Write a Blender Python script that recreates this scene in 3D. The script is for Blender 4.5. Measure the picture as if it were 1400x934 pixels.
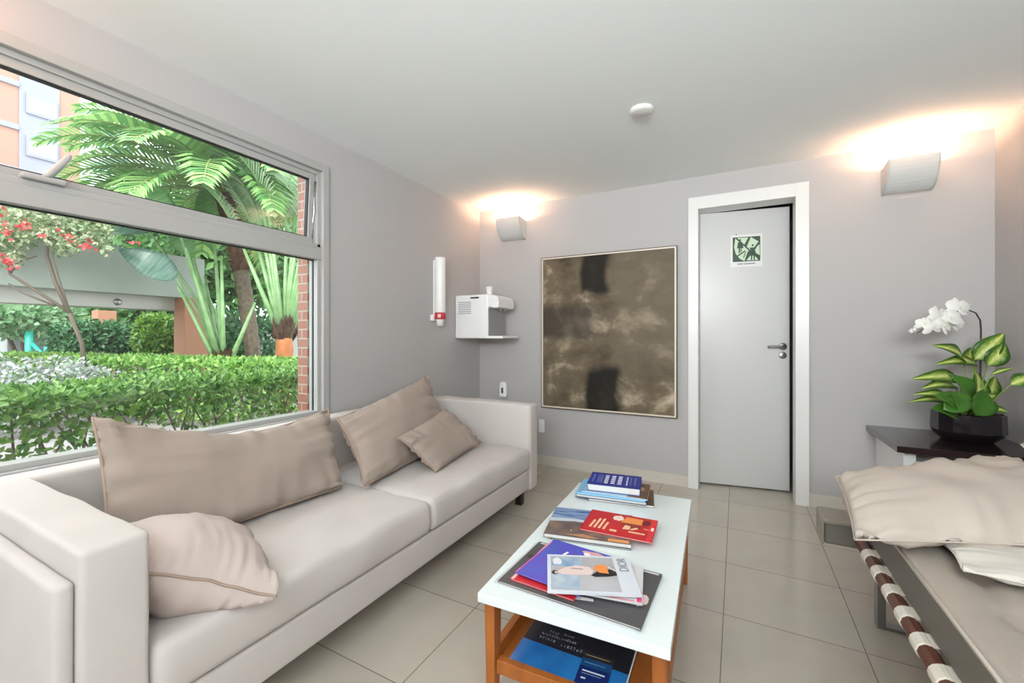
import bpy, math, random
from mathutils import Vector, Matrix, noise

random.seed(7)
R = math.radians
SC = bpy.context.scene
for o in list(bpy.data.objects):
    bpy.data.objects.remove(o)
C = SC.collection

# ------------------------------------------------------------------ camera, sky, sun, big lights, exposure
cam_d = bpy.data.cameras.new('camera')
cam = bpy.data.objects.new('camera', cam_d)
C.objects.link(cam)
cam_d.sensor_width = 36.0
cam_d.lens = 579.5 / 1400 * 36.0
cam_d.shift_y = -6.2 / 1400
cam_d.clip_start = 0.05
cam.location = (0, 0, 1.121)
cam.rotation_euler = (R(90), 0, R(28))
SC.camera = cam

SC.view_settings.view_transform = 'Standard'
SC.view_settings.look = 'None'
SC.view_settings.gamma = 1.0
SC.view_settings.use_curve_mapping = False
SC.view_settings.exposure = 0.0
SC.cycles.use_denoising = True
SC.cycles.max_bounces = 10
SC.cycles.diffuse_bounces = 6
SC.cycles.transparent_max_bounces = 16
SC.cycles.caustics_reflective = False
SC.cycles.caustics_refractive = False

W = bpy.data.worlds.new('sky')
SC.world = W
W.use_nodes = True
bg = W.node_tree.nodes['Background']
bg.inputs['Color'].default_value = (0.93, 0.97, 1.0, 1)
bg.inputs['Strength'].default_value = 4.5

def lamp(name, kind, loc, rot, energy, color, **kw):
    d = bpy.data.lights.new(name, kind)
    d.energy = energy
    d.color = color
    for k, v in kw.items():
        setattr(d, k, v)
    o = bpy.data.objects.new(name, d)
    C.objects.link(o)
    o.location = loc
    o.rotation_euler = rot
    return o

lamp('sun', 'SUN', (0, 0, 10), (R(38), R(28), R(0)), 4.0, (1, 0.96, 0.9), angle=R(12))
# added fill for ceiling and back wall, in an opening behind the camera
lamp('added_fill_rear', 'AREA', (0.1, -1.52, 1.85), (R(117), 0, 0), 94, (0.96, 1.0, 1.0),
     shape='RECTANGLE', size=2.0, size_y=0.6, spread=R(120))
lamp('added_fill_side', 'AREA', (1.31, -0.75, 1.5), (0, R(84), 0), 13, (0.97, 1.0, 1.0),  # added fill from the right, lifts the sofa front
     shape='RECTANGLE', size=0.9, size_y=1.0)

# ------------------------------------------------------------------ colour and material helpers
def lin(c):
    return tuple((v / 255 / 12.92) if v / 255 <= 0.04045 else ((v / 255 + 0.055) / 1.055) ** 2.4 for v in c)

def new_mat(name):
    m = bpy.data.materials.new(name)
    m.use_nodes = True
    return m, m.node_tree.nodes, m.node_tree.links, m.node_tree.nodes['Principled BSDF']

def mat(name, c, rough=0.6, metal=0.0, var=0.0, vscale=6.0, bump=0.0, bscale=60.0, spec=0.5, island=0.0,
        c2=None, coat=0.0, sheen=0.0, trans=0.0, coord='Object', stretch=None):
    m, N, K, B = new_mat(name)
    B.inputs['Roughness'].default_value = rough
    B.inputs['Metallic'].default_value = metal
    B.inputs['Specular IOR Level'].default_value = spec
    B.inputs['Coat Weight'].default_value = coat
    B.inputs['Sheen Weight'].default_value = sheen
    base = lin(c)
    B.inputs['Base Color'].default_value = (*base, 1)
    tc = N.new('ShaderNodeTexCoord')
    src = tc.outputs[coord]
    if stretch:
        mp = N.new('ShaderNodeMapping')
        mp.inputs['Scale'].default_value = stretch
        K.new(src, mp.inputs['Vector'])
        src = mp.outputs['Vector']
    if var or c2 or island:
        mix = N.new('ShaderNodeMix')
        mix.data_type = 'RGBA'
        other = lin(c2) if c2 else tuple(v * (1 - var) for v in base)
        mix.inputs[6].default_value = (*base, 1)
        mix.inputs[7].default_value = (*other, 1)
        if island:
            g = N.new('ShaderNodeNewGeometry')
            K.new(g.outputs['Random Per Island'], mix.inputs[0])
        else:
            n = N.new('ShaderNodeTexNoise')
            n.inputs['Scale'].default_value = vscale
            n.inputs['Detail'].default_value = 5
            K.new(src, n.inputs['Vector'])
            rp = N.new('ShaderNodeMapRange')
            rp.inputs[1].default_value = 0.3
            rp.inputs[2].default_value = 0.7
            K.new(n.outputs['Fac'], rp.inputs[0])
            K.new(rp.outputs[0], mix.inputs[0])
        K.new(mix.outputs[2], B.inputs['Base Color'])
    if bump:
        n2 = N.new('ShaderNodeTexNoise')
        n2.inputs['Scale'].default_value = bscale
        n2.inputs['Detail'].default_value = 3
        K.new(src, n2.inputs['Vector'])
        bp = N.new('ShaderNodeBump')
        bp.inputs['Strength'].default_value = bump
        bp.inputs['Distance'].default_value = 0.004
        K.new(n2.outputs['Fac'], bp.inputs['Height'])
        K.new(bp.outputs['Normal'], B.inputs['Normal'])
    if trans:
        tr = N.new('ShaderNodeBsdfTranslucent')
        src_c = B.inputs['Base Color']
        if src_c.is_linked:
            K.new(src_c.links[0].from_socket, tr.inputs['Color'])
        else:
            tr.inputs['Color'].default_value = (*base, 1)
        ms = N.new('ShaderNodeMixShader')
        ms.inputs[0].default_value = trans
        K.new(B.outputs[0], ms.inputs[1])
        K.new(tr.outputs[0], ms.inputs[2])
        K.new(ms.outputs[0], N['Material Output'].inputs['Surface'])
    return m

def emit_mat(name, c, s):
    m, N, K, B = new_mat(name)
    B.inputs['Emission Color'].default_value = (*lin(c), 1)
    B.inputs['Emission Strength'].default_value = s
    return m

def glass_mat(name, refl=0.06):
    m, N, K, B = new_mat(name)
    t = N.new('ShaderNodeBsdfTransparent')
    t.inputs['Color'].default_value = (0.97, 0.99, 0.98, 1)
    g = N.new('ShaderNodeBsdfGlossy')
    g.inputs['Roughness'].default_value = 0.02
    ms = N.new('ShaderNodeMixShader')
    ms.inputs[0].default_value = refl
    K.new(t.outputs[0], ms.inputs[1])
    K.new(g.outputs[0], ms.inputs[2])
    K.new(ms.outputs[0], N['Material Output'].inputs['Surface'])
    return m

# ------------------------------------------------------------------ mesh helpers
class MB:
    """collects vertices, faces and material slots of one mesh"""
    def __init__(self):
        self.v, self.f, self.m = [], [], []

    def face(self, pts, mi=0):
        i = len(self.v)
        self.v += [tuple(p) for p in pts]
        self.f.append(tuple(range(i, i + len(pts))))
        self.m.append(mi)

    def add(self, verts, faces, mi=0):
        i = len(self.v)
        self.v += [tuple(p) for p in verts]
        self.f += [tuple(k + i for k in f) for f in faces]
        self.m += [mi] * len(faces)

    def box(self, x0, x1, y0, y1, z0, z1, mi=0):
        vs = [(x, y, z) for z in (z0, z1) for y in (y0, y1) for x in (x0, x1)]
        self.add(vs, [(0, 2, 3, 1), (4, 5, 7, 6), (0, 1, 5, 4), (2, 6, 7, 3), (0, 4, 6, 2), (1, 3, 7, 5)], mi)

    def rbox(self, x0, x1, y0, y1, z0, z1, r, step=0.08, fn=None, mi=0):
        """rounded box on a fine grid; fn displaces each point"""
        def axis(a, b):
            n = max(1, int(round((b - a - 2 * r) / step)))
            core = [a + r + (b - a - 2 * r) * i / n for i in range(n + 1)]
            e = [0.0, 0.35 * r, 0.7 * r]
            return [a + q for q in e] + core + [b - q for q in reversed(e)]
        ax = [axis(x0, x1), axis(y0, y1), axis(z0, z1)]
        lo = (x0 + r, y0 + r, z0 + r)
        hi = (x1 - r, y1 - r, z1 - r)
        idx = {}
        verts, faces = [], []
        n = [len(a) for a in ax]
        def vid(i, j, k):
            key = (i, j, k)
            if key not in idx:
                p = Vector((ax[0][i], ax[1][j], ax[2][k]))
                c = Vector([min(max(p[q], lo[q]), hi[q]) for q in range(3)])
                d = p - c
                if d.length > 1e-9:
                    p = c + d.normalized() * r
                if fn:
                    p = fn(p)
                idx[key] = len(verts)
                verts.append(tuple(p))
            return idx[key]
        for d in range(3):
            a, b = (d + 1) % 3, (d + 2) % 3
            for side in (0, n[d] - 1):
                for i in range(n[a] - 1):
                    for j in range(n[b] - 1):
                        q = []
                        for (ii, jj) in ((i, j), (i + 1, j), (i + 1, j + 1), (i, j + 1)):
                            t = [0, 0, 0]
                            t[d] = side; t[a] = ii; t[b] = jj
                            q.append(vid(*t))
                        faces.append(tuple(q if side else q[::-1]))
        self.add(verts, faces, mi)

    def tube(self, pts, rad, n=8, mi=0, cap=True):
        pts = [Vector(p) for p in pts]
        rs = rad if isinstance(rad, (list, tuple)) else [rad] * len(pts)
        rings = []
        up = None
        for i, p in enumerate(pts):
            t = (pts[min(i + 1, len(pts) - 1)] - pts[max(i - 1, 0)]).normalized()
            if up is None:
                up = Vector((0, 0, 1)) if abs(t.z) < 0.9 else Vector((1, 0, 0))
            s = t.cross(up).normalized()
            up = s.cross(t).normalized()
            rings.append([p + (s * math.cos(2 * math.pi * k / n) + up * math.sin(2 * math.pi * k / n)) * rs[i] for k in range(n)])
        vs = [q for r_ in rings for q in r_]
        fs = []
        for i in range(len(pts) - 1):
            for k in range(n):
                fs.append((i * n + k, i * n + (k + 1) % n, (i + 1) * n + (k + 1) % n, (i + 1) * n + k))
        if cap:
            fs.append(tuple(reversed(range(n))))
            fs.append(tuple(range((len(pts) - 1) * n, len(pts) * n)))
        self.add(vs, fs, mi)

    def lathe(self, prof, cx=0, cy=0, n=32, mi=0, axis='Z', cz=0):
        vs, fs = [], []
        for (r_, z) in prof:
            for k in range(n):
                a = 2 * math.pi * k / n
                if axis == 'Z':
                    vs.append((cx + r_ * math.cos(a), cy + r_ * math.sin(a), z))
                elif axis == 'Y':
                    vs.append((cx + r_ * math.cos(a), z, cz + r_ * math.sin(a)))
                else:
                    vs.append((z, cy + r_ * math.cos(a), cz + r_ * math.sin(a)))
        for i in range(len(prof) - 1):
            for k in range(n):
                fs.append((i * n + k, i * n + (k + 1) % n, (i + 1) * n + (k + 1) % n, (i + 1) * n + k))
        if prof[0][0] > 1e-6:
            fs.append(tuple(reversed(range(n))))
        if prof[-1][0] > 1e-6:
            fs.append(tuple(range((len(prof) - 1) * n, len(prof) * n)))
        self.add(vs, fs, mi)

    def prism(self, poly, a0, a1, plane='XY', mi=0):
        """extrude a polygon given in a plane between two values of the third axis"""
        def pt(p, h):
            return {'XY': (p[0], p[1], h), 'XZ': (p[0], h, p[1]), 'YZ': (h, p[0], p[1])}[plane]
        n = len(poly)
        vs = [pt(p, a0) for p in poly] + [pt(p, a1) for p in poly]
        fs = [tuple(reversed(range(n))), tuple(range(n, 2 * n))]
        fs += [(i, (i + 1) % n, n + (i + 1) % n, n + i) for i in range(n)]
        self.add(vs, fs, mi)

    def leaf(self, base, d, nrm, length, width, mi=0, fold=0.15):
        d = d.normalized()
        s = d.cross(nrm)
        if s.length < 1e-4:
            s = d.cross(Vector((0.3, 0.5, 0.8)))
        s.normalize()
        u = s.cross(d)
        tip = base + d * length
        a = base + d * length * 0.45 + s * width * 0.5 + u * width * fold
        b = base + d * length * 0.45 - s * width * 0.5 + u * width * fold
        self.add([base, a, tip, b], [(0, 1, 2), (0, 2, 3)], mi)

    def build(self, name, mats, parent=None, smooth=False, bevel=0.0, loc=None, local=False):
        """link as ONE object; vertices are in world space unless local, and are moved into the parent's space"""
        me = bpy.data.meshes.new(name)
        vs = self.v
        if parent and not local:
            inv = world_matrix(parent).inverted()
            vs = [tuple(inv @ Vector(p)) for p in vs]
        elif loc:
            vs = [tuple(Vector(p) - Vector(loc)) for p in vs]
        me.from_pydata(vs, [], self.f)
        for mm in (mats if isinstance(mats, (list, tuple)) else [mats]):
            me.materials.append(mm)
        me.polygons.foreach_set('material_index', self.m)
        if smooth:
            me.polygons.foreach_set('use_smooth', [True] * len(me.polygons))
        me.update()
        o = bpy.data.objects.new(name, me)
        C.objects.link(o)
        if parent:
            o.parent = parent
        elif loc:
            o.location = loc
        if bevel:
            b = o.modifiers.new('bevel', 'BEVEL')
            b.width = bevel
            b.segments = 3
            b.limit_method = 'ANGLE'
        return o

def world_matrix(o):
    return (world_matrix(o.parent) if o.parent else Matrix.Identity(4)) @ o.matrix_basis

def tag(o, label=None, cat=None, group=None, kind=None):
    if label: o['label'] = label
    if cat: o['category'] = cat
    if group: o['group'] = group
    if kind: o['kind'] = kind
    return o

def thing(name, label, cat, loc=(0, 0, 0), rz=0, group=None, kind=None):
    o = bpy.data.objects.new(name, None)
    o.empty_display_size = 0.1
    C.objects.link(o)
    o.location = loc
    o.rotation_euler = (0, 0, rz)
    return tag(o, label, cat, group, kind)

def text_mesh(body, size, name, m, parent, loc, rot, sx=1.0, depth=0.0004):
    cu = bpy.data.curves.new('letters', 'FONT')
    cu.body = body
    cu.size = size
    cu.extrude = depth
    cu.align_x = 'CENTER'
    cu.align_y = 'CENTER'
    t = bpy.data.objects.new('letters', cu)
    C.objects.link(t)
    dg = bpy.context.evaluated_depsgraph_get()
    me = bpy.data.meshes.new_from_object(t.evaluated_get(dg))
    bpy.data.objects.remove(t)
    me.materials.clear()
    me.materials.append(m)
    o = bpy.data.objects.new(name, me)
    C.objects.link(o)
    o.parent = parent
    o.location = loc
    o.rotation_euler = rot
    o.scale = (sx, 1, 1)
    return o

def smooth01(x):
    x = min(max(x, 0.0), 1.0)
    return x * x * (3 - 2 * x)

# ------------------------------------------------------------------ materials
M = {}
M['wall'] = mat('wall_paint', (178, 176, 176), 0.75, bump=0.05, bscale=180)
M['ceiling'] = mat('ceiling_paint', (238, 243, 243), 0.8)
M['white'] = mat('white_enamel', (220, 220, 218), 0.3)
M['door'] = mat('door_enamel', (198, 198, 197), 0.28)
M['alu'] = mat('white_aluminium', (168, 168, 166), 0.4)
M['gasket'] = mat('black_gasket', (30, 30, 32), 0.6)
M['glass'] = glass_mat('window_glass', 0.05)
M['metal'] = mat('brushed_steel', (150, 150, 150), 0.35, metal=0.9)
M['chrome'] = mat('chrome', (190, 190, 190), 0.18, metal=1.0)
M['linen'] = mat('beige_linen', (196, 190, 186), 0.85, var=0.06, vscale=5, bump=0.08, bscale=420, spec=0.2, sheen=0.1)
M['linen_cushion'] = mat('beige_cushion_linen', (160, 146, 136), 0.8, var=0.06, vscale=6, bump=0.25, bscale=420, spec=0.25, sheen=0.1)
M['piping'] = mat('rose_beige_piping', (160, 140, 126), 0.85)
M['pillow_rose'] = mat('rose_beige_cotton', (192, 178, 172), 0.85, var=0.04, bump=0.2, bscale=420, spec=0.2)
M['cream'] = mat('cream_cotton', (190, 179, 169), 0.85, var=0.03, bump=0.2, bscale=420, spec=0.2)
M['offwhite'] = mat('off_white_cotton', (208, 203, 195), 0.85, bump=0.2, bscale=420, spec=0.2)
M['foot'] = mat('dark_wood', (48, 34, 28), 0.4)
M['lacquer'] = mat('white_lacquer', (222, 231, 232), 0.16, coat=0.3)
M['oak'] = mat('orange_wood', (176, 104, 42), 0.42, c2=(150, 82, 30), vscale=5, stretch=(6, 1, 1), bump=0.05)
M['espresso'] = mat('espresso_gloss', (44, 32, 32), 0.14, coat=0.4)
M['leather'] = mat('greige_leather', (164, 155, 145), 0.38, var=0.08, vscale=4, bump=0.15, bscale=160)
M['leather_side'] = mat('taupe_leather', (112, 108, 101), 0.5, var=0.05, bump=0.15, bscale=160)
M['rail'] = mat('brown_leather_rail', (94, 52, 36), 0.35)
M['strap'] = mat('white_leather_strap', (226, 220, 208), 0.45)
M['plastic'] = mat('white_plastic', (238, 238, 238), 0.35)
M['plastic_grey'] = mat('grey_plastic', (150, 150, 150), 0.4)
M['dark'] = mat('dark_plastic', (55, 55, 58), 0.4)
M['red_ring'] = mat('red_plastic', (196, 60, 70), 0.35)
M['cup'] = mat('white_paper_cup', (240, 238, 234), 0.6)
M['plaster'] = mat('white_plaster', (200, 201, 199), 0.7)
M['pot'] = mat('black_glazed_pot', (26, 22, 26), 0.1, coat=0.4)
M['soil'] = mat('dark_soil', (50, 38, 28), 0.9, bump=0.6, bscale=60)
M['petal'] = mat('white_petal', (246, 246, 243), 0.6, trans=0.25)
M['stem'] = mat('dark_stem', (66, 52, 40), 0.6)
M['paper'] = mat('paper_white', (216, 216, 214), 0.6)
M['page'] = mat('page_edges', (208, 208, 206), 0.7, var=0.1, vscale=40)

def floor_mat():
    m, N, K, B = new_mat('greige_porcelain_tiles')
    B.inputs['Roughness'].default_value = 0.17
    tc = N.new('ShaderNodeTexCoord')
    sx = N.new('ShaderNodeSeparateXYZ')
    K.new(tc.outputs['Object'], sx.inputs[0])
    def joint(sock, off, pitch, w):
        a = N.new('ShaderNodeMath'); a.operation = 'ADD'; a.inputs[1].default_value = -off + pitch * 40
        K.new(sock, a.inputs[0])
        d = N.new('ShaderNodeMath'); d.operation = 'DIVIDE'; d.inputs[1].default_value = pitch
        K.new(a.outputs[0], d.inputs[0])
        fr = N.new('ShaderNodeMath'); fr.operation = 'FRACT'
        K.new(d.outputs[0], fr.inputs[0])
        s = N.new('ShaderNodeMath'); s.operation = 'SUBTRACT'; s.inputs[1].default_value = 0.5
        K.new(fr.outputs[0], s.inputs[0])
        ab = N.new('ShaderNodeMath'); ab.operation = 'ABSOLUTE'
        K.new(s.outputs[0], ab.inputs[0])
        g = N.new('ShaderNodeMath'); g.operation = 'GREATER_THAN'; g.inputs[1].default_value = 0.5 - w / pitch
        K.new(ab.outputs[0], g.inputs[0])
        fl = N.new('ShaderNodeMath'); fl.operation = 'FLOOR'
        K.new(d.outputs[0], fl.inputs[0])
        return g.outputs[0], fl.outputs[0]
    gx, fx = joint(sx.outputs[0], -0.05, 0.4535, 0.0016)
    gy, fy = joint(sx.outputs[1], 1.035, 0.44, 0.0016)
    mx = N.new('ShaderNodeMath'); mx.operation = 'MAXIMUM'
    K.new(gx, mx.inputs[0]); K.new(gy, mx.inputs[1])
    cb = N.new('ShaderNodeCombineXYZ')
    K.new(fx, cb.inputs[0]); K.new(fy, cb.inputs[1])
    wn = N.new('ShaderNodeTexWhiteNoise')
    K.new(cb.outputs[0], wn.inputs['Vector'])
    no = N.new('ShaderNodeTexNoise'); no.inputs['Scale'].default_value = 5; no.inputs['Detail'].default_value = 6
    K.new(tc.outputs['Object'], no.inputs['Vector'])
    ad = N.new('ShaderNodeMath'); ad.operation = 'MULTIPLY_ADD'; ad.inputs[1].default_value = 0.3
    K.new(wn.outputs['Value'], ad.inputs[0]); K.new(no.outputs['Fac'], ad.inputs[2])
    m1 = N.new('ShaderNodeMix'); m1.data_type = 'RGBA'
    m1.inputs[6].default_value = (*lin((172, 164, 152)), 1)
    m1.inputs[7].default_value = (*lin((190, 183, 171)), 1)
    K.new(ad.outputs[0], m1.inputs[0])
    m2 = N.new('ShaderNodeMix'); m2.data_type = 'RGBA'
    m2.inputs[7].default_value = (*lin((118, 108, 96)), 1)
    K.new(mx.outputs[0], m2.inputs[0]); K.new(m1.outputs[2], m2.inputs[6])
    K.new(m2.outputs[2], B.inputs['Base Color'])
    bp = N.new('ShaderNodeBump'); bp.inputs['Strength'].default_value = 0.3; bp.inputs['Distance'].default_value = 0.002
    bp.invert = True
    K.new(mx.outputs[0], bp.inputs['Height'])
    K.new(bp.outputs['Normal'], B.inputs['Normal'])
    return m
M['floor'] = floor_mat()

def painting_mat():
    m, N, K, B = new_mat('abstract_painting')
    B.inputs['Roughness'].default_value = 0.55
    B.inputs['Specular IOR Level'].default_value = 0.15
    tc = N.new('ShaderNodeTexCoord')
    g = tc.outputs['Generated']
    n0 = N.new('ShaderNodeTexNoise'); n0.inputs['Scale'].default_value = 3; n0.inputs['Detail'].default_value = 3
    K.new(g, n0.inputs['Vector'])
    # warp the coordinates so that the masks have brushed edges
    mp = N.new('ShaderNodeVectorMath'); mp.operation = 'MULTIPLY_ADD'
    mp.inputs[1].default_value = (0.16, 0.0, 0.16)
    K.new(n0.outputs['Color'], mp.inputs[0]); K.new(g, mp.inputs[2])
    sp = N.new('ShaderNodeSeparateXYZ'); K.new(mp.outputs[0], sp.inputs[0])
    U, V = sp.outputs[0], sp.outputs[2]
    def ramp(sock, a, b):
        r_ = N.new('ShaderNodeMapRange'); r_.interpolation_type = 'SMOOTHSTEP'
        r_.inputs[1].default_value = a; r_.inputs[2].default_value = b
        if a > b:
            r_.inputs[1].default_value = b; r_.inputs[2].default_value = a
            r_.inputs[3].default_value = 1; r_.inputs[4].default_value = 0
        K.new(sock, r_.inputs[0]); return r_.outputs[0]
    def mul(*s):
        o = s[0]
        for q in s[1:]:
            x = N.new('ShaderNodeMath'); x.operation = 'MULTIPLY'
            K.new(o, x.inputs[0]); K.new(q, x.inputs[1]); o = x.outputs[0]
        return o
    o_ = 0.08
    top = mul(ramp(U, .30 + o_, .36 + o_), ramp(U, .56 + o_, .50 + o_), ramp(V, .72 + o_, .79 + o_))
    low = mul(ramp(U, .33 + o_, .39 + o_), ramp(U, .67 + o_, .60 + o_), ramp(V, .32 + o_, .25 + o_))
    band = mul(ramp(U, .50 + o_, .34 + o_), ramp(V, .42 + o_, .5 + o_), ramp(V, .72 + o_, .64 + o_))
    rgt = mul(ramp(U, .5 + o_, .62 + o_), ramp(V, .2 + o_, .35 + o_))
    n1 = N.new('ShaderNodeTexNoise'); n1.inputs['Scale'].default_value = 3.2; n1.inputs['Detail'].default_value = 9
    n1.inputs['Roughness'].default_value = 0.62; n1.inputs['Distortion'].default_value = 0.3
    ms = N.new('ShaderNodeMapping'); ms.inputs['Scale'].default_value = (1, 1, 1.5)
    K.new(g, ms.inputs['Vector']); K.new(ms.outputs[0], n1.inputs['Vector'])
    cr = N.new('ShaderNodeValToRGB')
    cr.color_ramp.elements[0].position = 0.3; cr.color_ramp.elements[0].color = (*lin((72, 62, 50)), 1)
    cr.color_ramp.elements[1].position = 0.72; cr.color_ramp.elements[1].color = (*lin((204, 188, 164)), 1)
    e = cr.color_ramp.elements.new(0.52); e.color = (*lin((112, 100, 82)), 1)
    K.new(n1.outputs['Fac'], cr.inputs[0])
    cur = cr.outputs[0]
    for fac, col, amt in ((rgt, (112, 102, 86), 0.6), (band, (62, 57, 50), 0.8), (top, (34, 31, 27), 0.97), (low, (32, 30, 26), 0.97)):
        s = N.new('ShaderNodeMath'); s.operation = 'MULTIPLY'; s.inputs[1].default_value = amt
        K.new(fac, s.inputs[0])
        mx = N.new('ShaderNodeMix'); mx.data_type = 'RGBA'
        mx.inputs[7].default_value = (*lin(col), 1)
        K.new(s.outputs[0], mx.inputs[0]); K.new(cur, mx.inputs[6]); cur = mx.outputs[2]
    K.new(cur, B.inputs['Base Color'])
    return m
M['painting'] = painting_mat()

def brick_mat():
    m, N, K, B = new_mat('terracotta_bricks')
    tc = N.new('ShaderNodeTexCoord')
    mp = N.new('ShaderNodeMapping'); mp.inputs['Rotation'].default_value = (R(90), 0, 0)
    K.new(tc.outputs['Object'], mp.inputs['Vector'])
    b = N.new('ShaderNodeTexBrick'); b.inputs['Scale'].default_value = 4.5
    b.inputs['Color1'].default_value = (*lin((160, 106, 84)), 1)
    b.inputs['Color2'].default_value = (*lin((146, 92, 72)), 1)
    b.inputs['Mortar'].default_value = (*lin((168, 156, 146)), 1)
    K.new(mp.outputs[0], b.inputs['Vector'])
    K.new(b.outputs['Color'], B.inputs['Base Color'])
    return m
M['brick'] = brick_mat()

# ------------------------------------------------------------------ the room
LX, RX, BY, FY, H = -2.16, 1.29, 3.41, -1.5, 2.305
def struct(name, mb, m, parent=None, **kw):
    o = mb.build(name, m, parent, **kw)
    if not parent:
        o['kind'] = 'structure'
    return o

b = MB(); b.box(LX - 0.2, RX + 0.2, FY - 0.2, BY + 0.9, -0.12, 0.0)
struct('floor', b, M['floor'])
b = MB(); b.box(LX - 0.2, RX + 0.2, FY - 0.2, BY + 0.9, H, H + 0.2)
struct('ceiling', b, M['ceiling'])

WY0, WY1, WZ0, WZ1 = -0.75, 1.72, 0.625, 2.135          # the window opening in the left wall
b = MB()
b.box(LX - 0.12, LX, WY1, BY + 0.14, 0, H + 0.05)
b.box(LX - 0.12, LX, FY - 0.2, WY0, 0, H + 0.05)
b.box(LX - 0.12, LX, WY0, WY1, 0, WZ0)
b.box(LX - 0.12, LX, WY0, WY1, WZ1, H + 0.05)
struct('wall_left', b, M['wall'])

DX0, DX1, DZ = -0.258, 0.347, 2.065                     # the door opening in the back wall
b = MB()
b.box(LX, DX0, BY, BY + 0.14, 0, H + 0.05)
b.box(DX1, RX + 0.2, BY, BY + 0.14, 0, H + 0.05)
b.box(DX0, DX1, BY, BY + 0.14, DZ, H + 0.05)
struct('wall_back', b, M['wall'])
b = MB()
b.box(RX, RX + 0.2, -0.2, BY, 0, H + 0.05); b.box(RX, RX + 0.2, FY - 0.2, -1.3, 0, H + 0.05)
b.box(RX, RX + 0.2, -1.3, -0.2, 0, 1.0); b.box(RX, RX + 0.2, -1.3, -0.2, 2.0, H + 0.05)  # opening made up for the side fill light
struct('wall_right', b, M['wall'])
b = MB(); b.box(LX - 0.12, -0.95, FY - 0.2, FY, 0, H + 0.05); b.box(1.15, RX, FY - 0.2, FY, 0, H + 0.05)
b.box(-0.95, 1.15, FY - 0.2, FY, 2.2, H + 0.05); b.box(-0.95, 1.15, FY - 0.2, FY, 0, 1.5)  # high opening made up for the rear fill light
struct('wall_front', b, M['wall'])
# box added behind the door to keep its gap dark
b = MB()
b.box(DX0 - 0.2, DX0 - 0.1, BY + 0.14, BY + 0.9, 0, H); b.box(DX1 + 0.1, DX1 + 0.2, BY + 0.14, BY + 0.9, 0, H)
b.box(DX0 - 0.2, DX1 + 0.2, BY + 0.85, BY + 0.9, 0, H)
struct('wall_dark_box', b, mat('dark_box_paint', (120, 116, 110), 0.8))

b = MB()
b.box(LX + 0.001, -0.324, BY - 0.008, BY - 0.0005, 0, 0.085); b.box(0.42, RX - 0.001, BY - 0.008, BY - 0.0005, 0, 0.085)
struct('baseboard_back', b, mat('tile_baseboard', (200, 194, 184), 0.35))
b = MB(); b.box(RX - 0.008, RX - 0.0005, FY + 0.01, BY - 0.01, 0, 0.085)
struct('baseboard_right', b, mat('tile_skirting', (200, 194, 184), 0.35))

# ---- door
door = thing('door_1', None, None, (DX0, BY, 0), kind='structure')
b = MB()
for (x0, x1, z0, z1) in ((-0.323, DX0 + 0.004, 0, 2.15), (DX1 - 0.004, 0.419, 0, 2.15), (DX0 + 0.004, DX1 - 0.004, DZ - 0.004, 2.15)):
    b.box(x0, x1, BY - 0.022, BY - 0.0002, z0, z1)
for (x0, x1, z0, z1) in ((DX0 - 0.0, DX0 + 0.004, 0, DZ), (DX1 - 0.004, DX1, 0, DZ), (DX0, DX1, DZ - 0.004, DZ)):
    b.box(x0, x1, BY - 0.001, BY + 0.14, z0, z1)
b.build('frame', M['white'], door, bevel=0.003)
leaf = thing('leaf', None, None)
leaf.parent = door
leaf.location = (0.005, 0.125, 0.0)
leaf.rotation_euler = (0, 0, R(9.0))
b = MB(); b.box(0, 0.592, 0, 0.036, 0.012, 2.060)
b.build('panel', M['door'], leaf, bevel=0.002, local=True)
b = MB()
b.lathe([(0.024, -0.008), (0.026, -0.006), (0.026, 0.0)], cx=0.548, cz=1.052, axis='Y', n=28)
b.tube([(0.548, -0.006, 1.052), (0.548, -0.034, 1.052), (0.543, -0.044, 1.052), (0.53, -0.048, 1.052), (0.49, -0.049, 1.052), (0.445, -0.047, 1.05)],
       [0.009, 0.009, 0.0095, 0.0095, 0.009, 0.008], 12)
b.build('lever_handle', M['metal'], leaf, smooth=True, local=True)
b = MB()
b.lathe([(0.022, -0.007), (0.025, -0.005), (0.025, 0.0)], cx=0.548, cz=0.988, axis='Y', n=28)
b.lathe([(0.0, -0.009), (0.008, -0.009), (0.008, -0.005)], cx=0.548, cz=0.988, axis='Y', n=16)
b.build('lock_rosette', M['metal'], leaf, smooth=True, local=True)

# ---- sign on the door (green pictogram of a stair landing)
sg = thing('fire_door_sign', 'green and pale pictogram sign stuck high on the white door', 'sign', (0, 0, 0))
sg.matrix_basis = world_matrix(leaf) @ Matrix.Translation((0.315, -0.0006, 1.765))
M['sg_d'] = mat('sign_dark_green', (44, 70, 52), 0.5)
M['sg_l'] = mat('sign_pale_green', (192, 214, 186), 0.5)
b = MB(); b.box(-0.104, 0.104, -0.002, 0, -0.125, 0.115)
b.build('plate', M['white'], sg, local=True)
def sgp(poly, y):
    return [((p[0] - 0.5) * 0.182, y, (0.5 - p[1]) * 0.182 + 0.006) for p in poly]
def circ(cx, cy, r, n=20, a0=0, a1=360):
    return [(cx + r * math.cos(R(a0 + (a1 - a0) * i / n)), cy + r * math.sin(R(a0 + (a1 - a0) * i / n))) for i in range(n + (a1 - a0 != 360))]
def flat(name, polys, m, parent, y, tr=sgp):
    b = MB()
    for p in polys:
        b.face(tr(p, y))
    return b.build(name, m, parent, local=True)
flat('green_field', [[(0, 0), (1, 0), (1, 1), (0, 1)]], M['sg_d'], sg, -0.0024)
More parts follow.
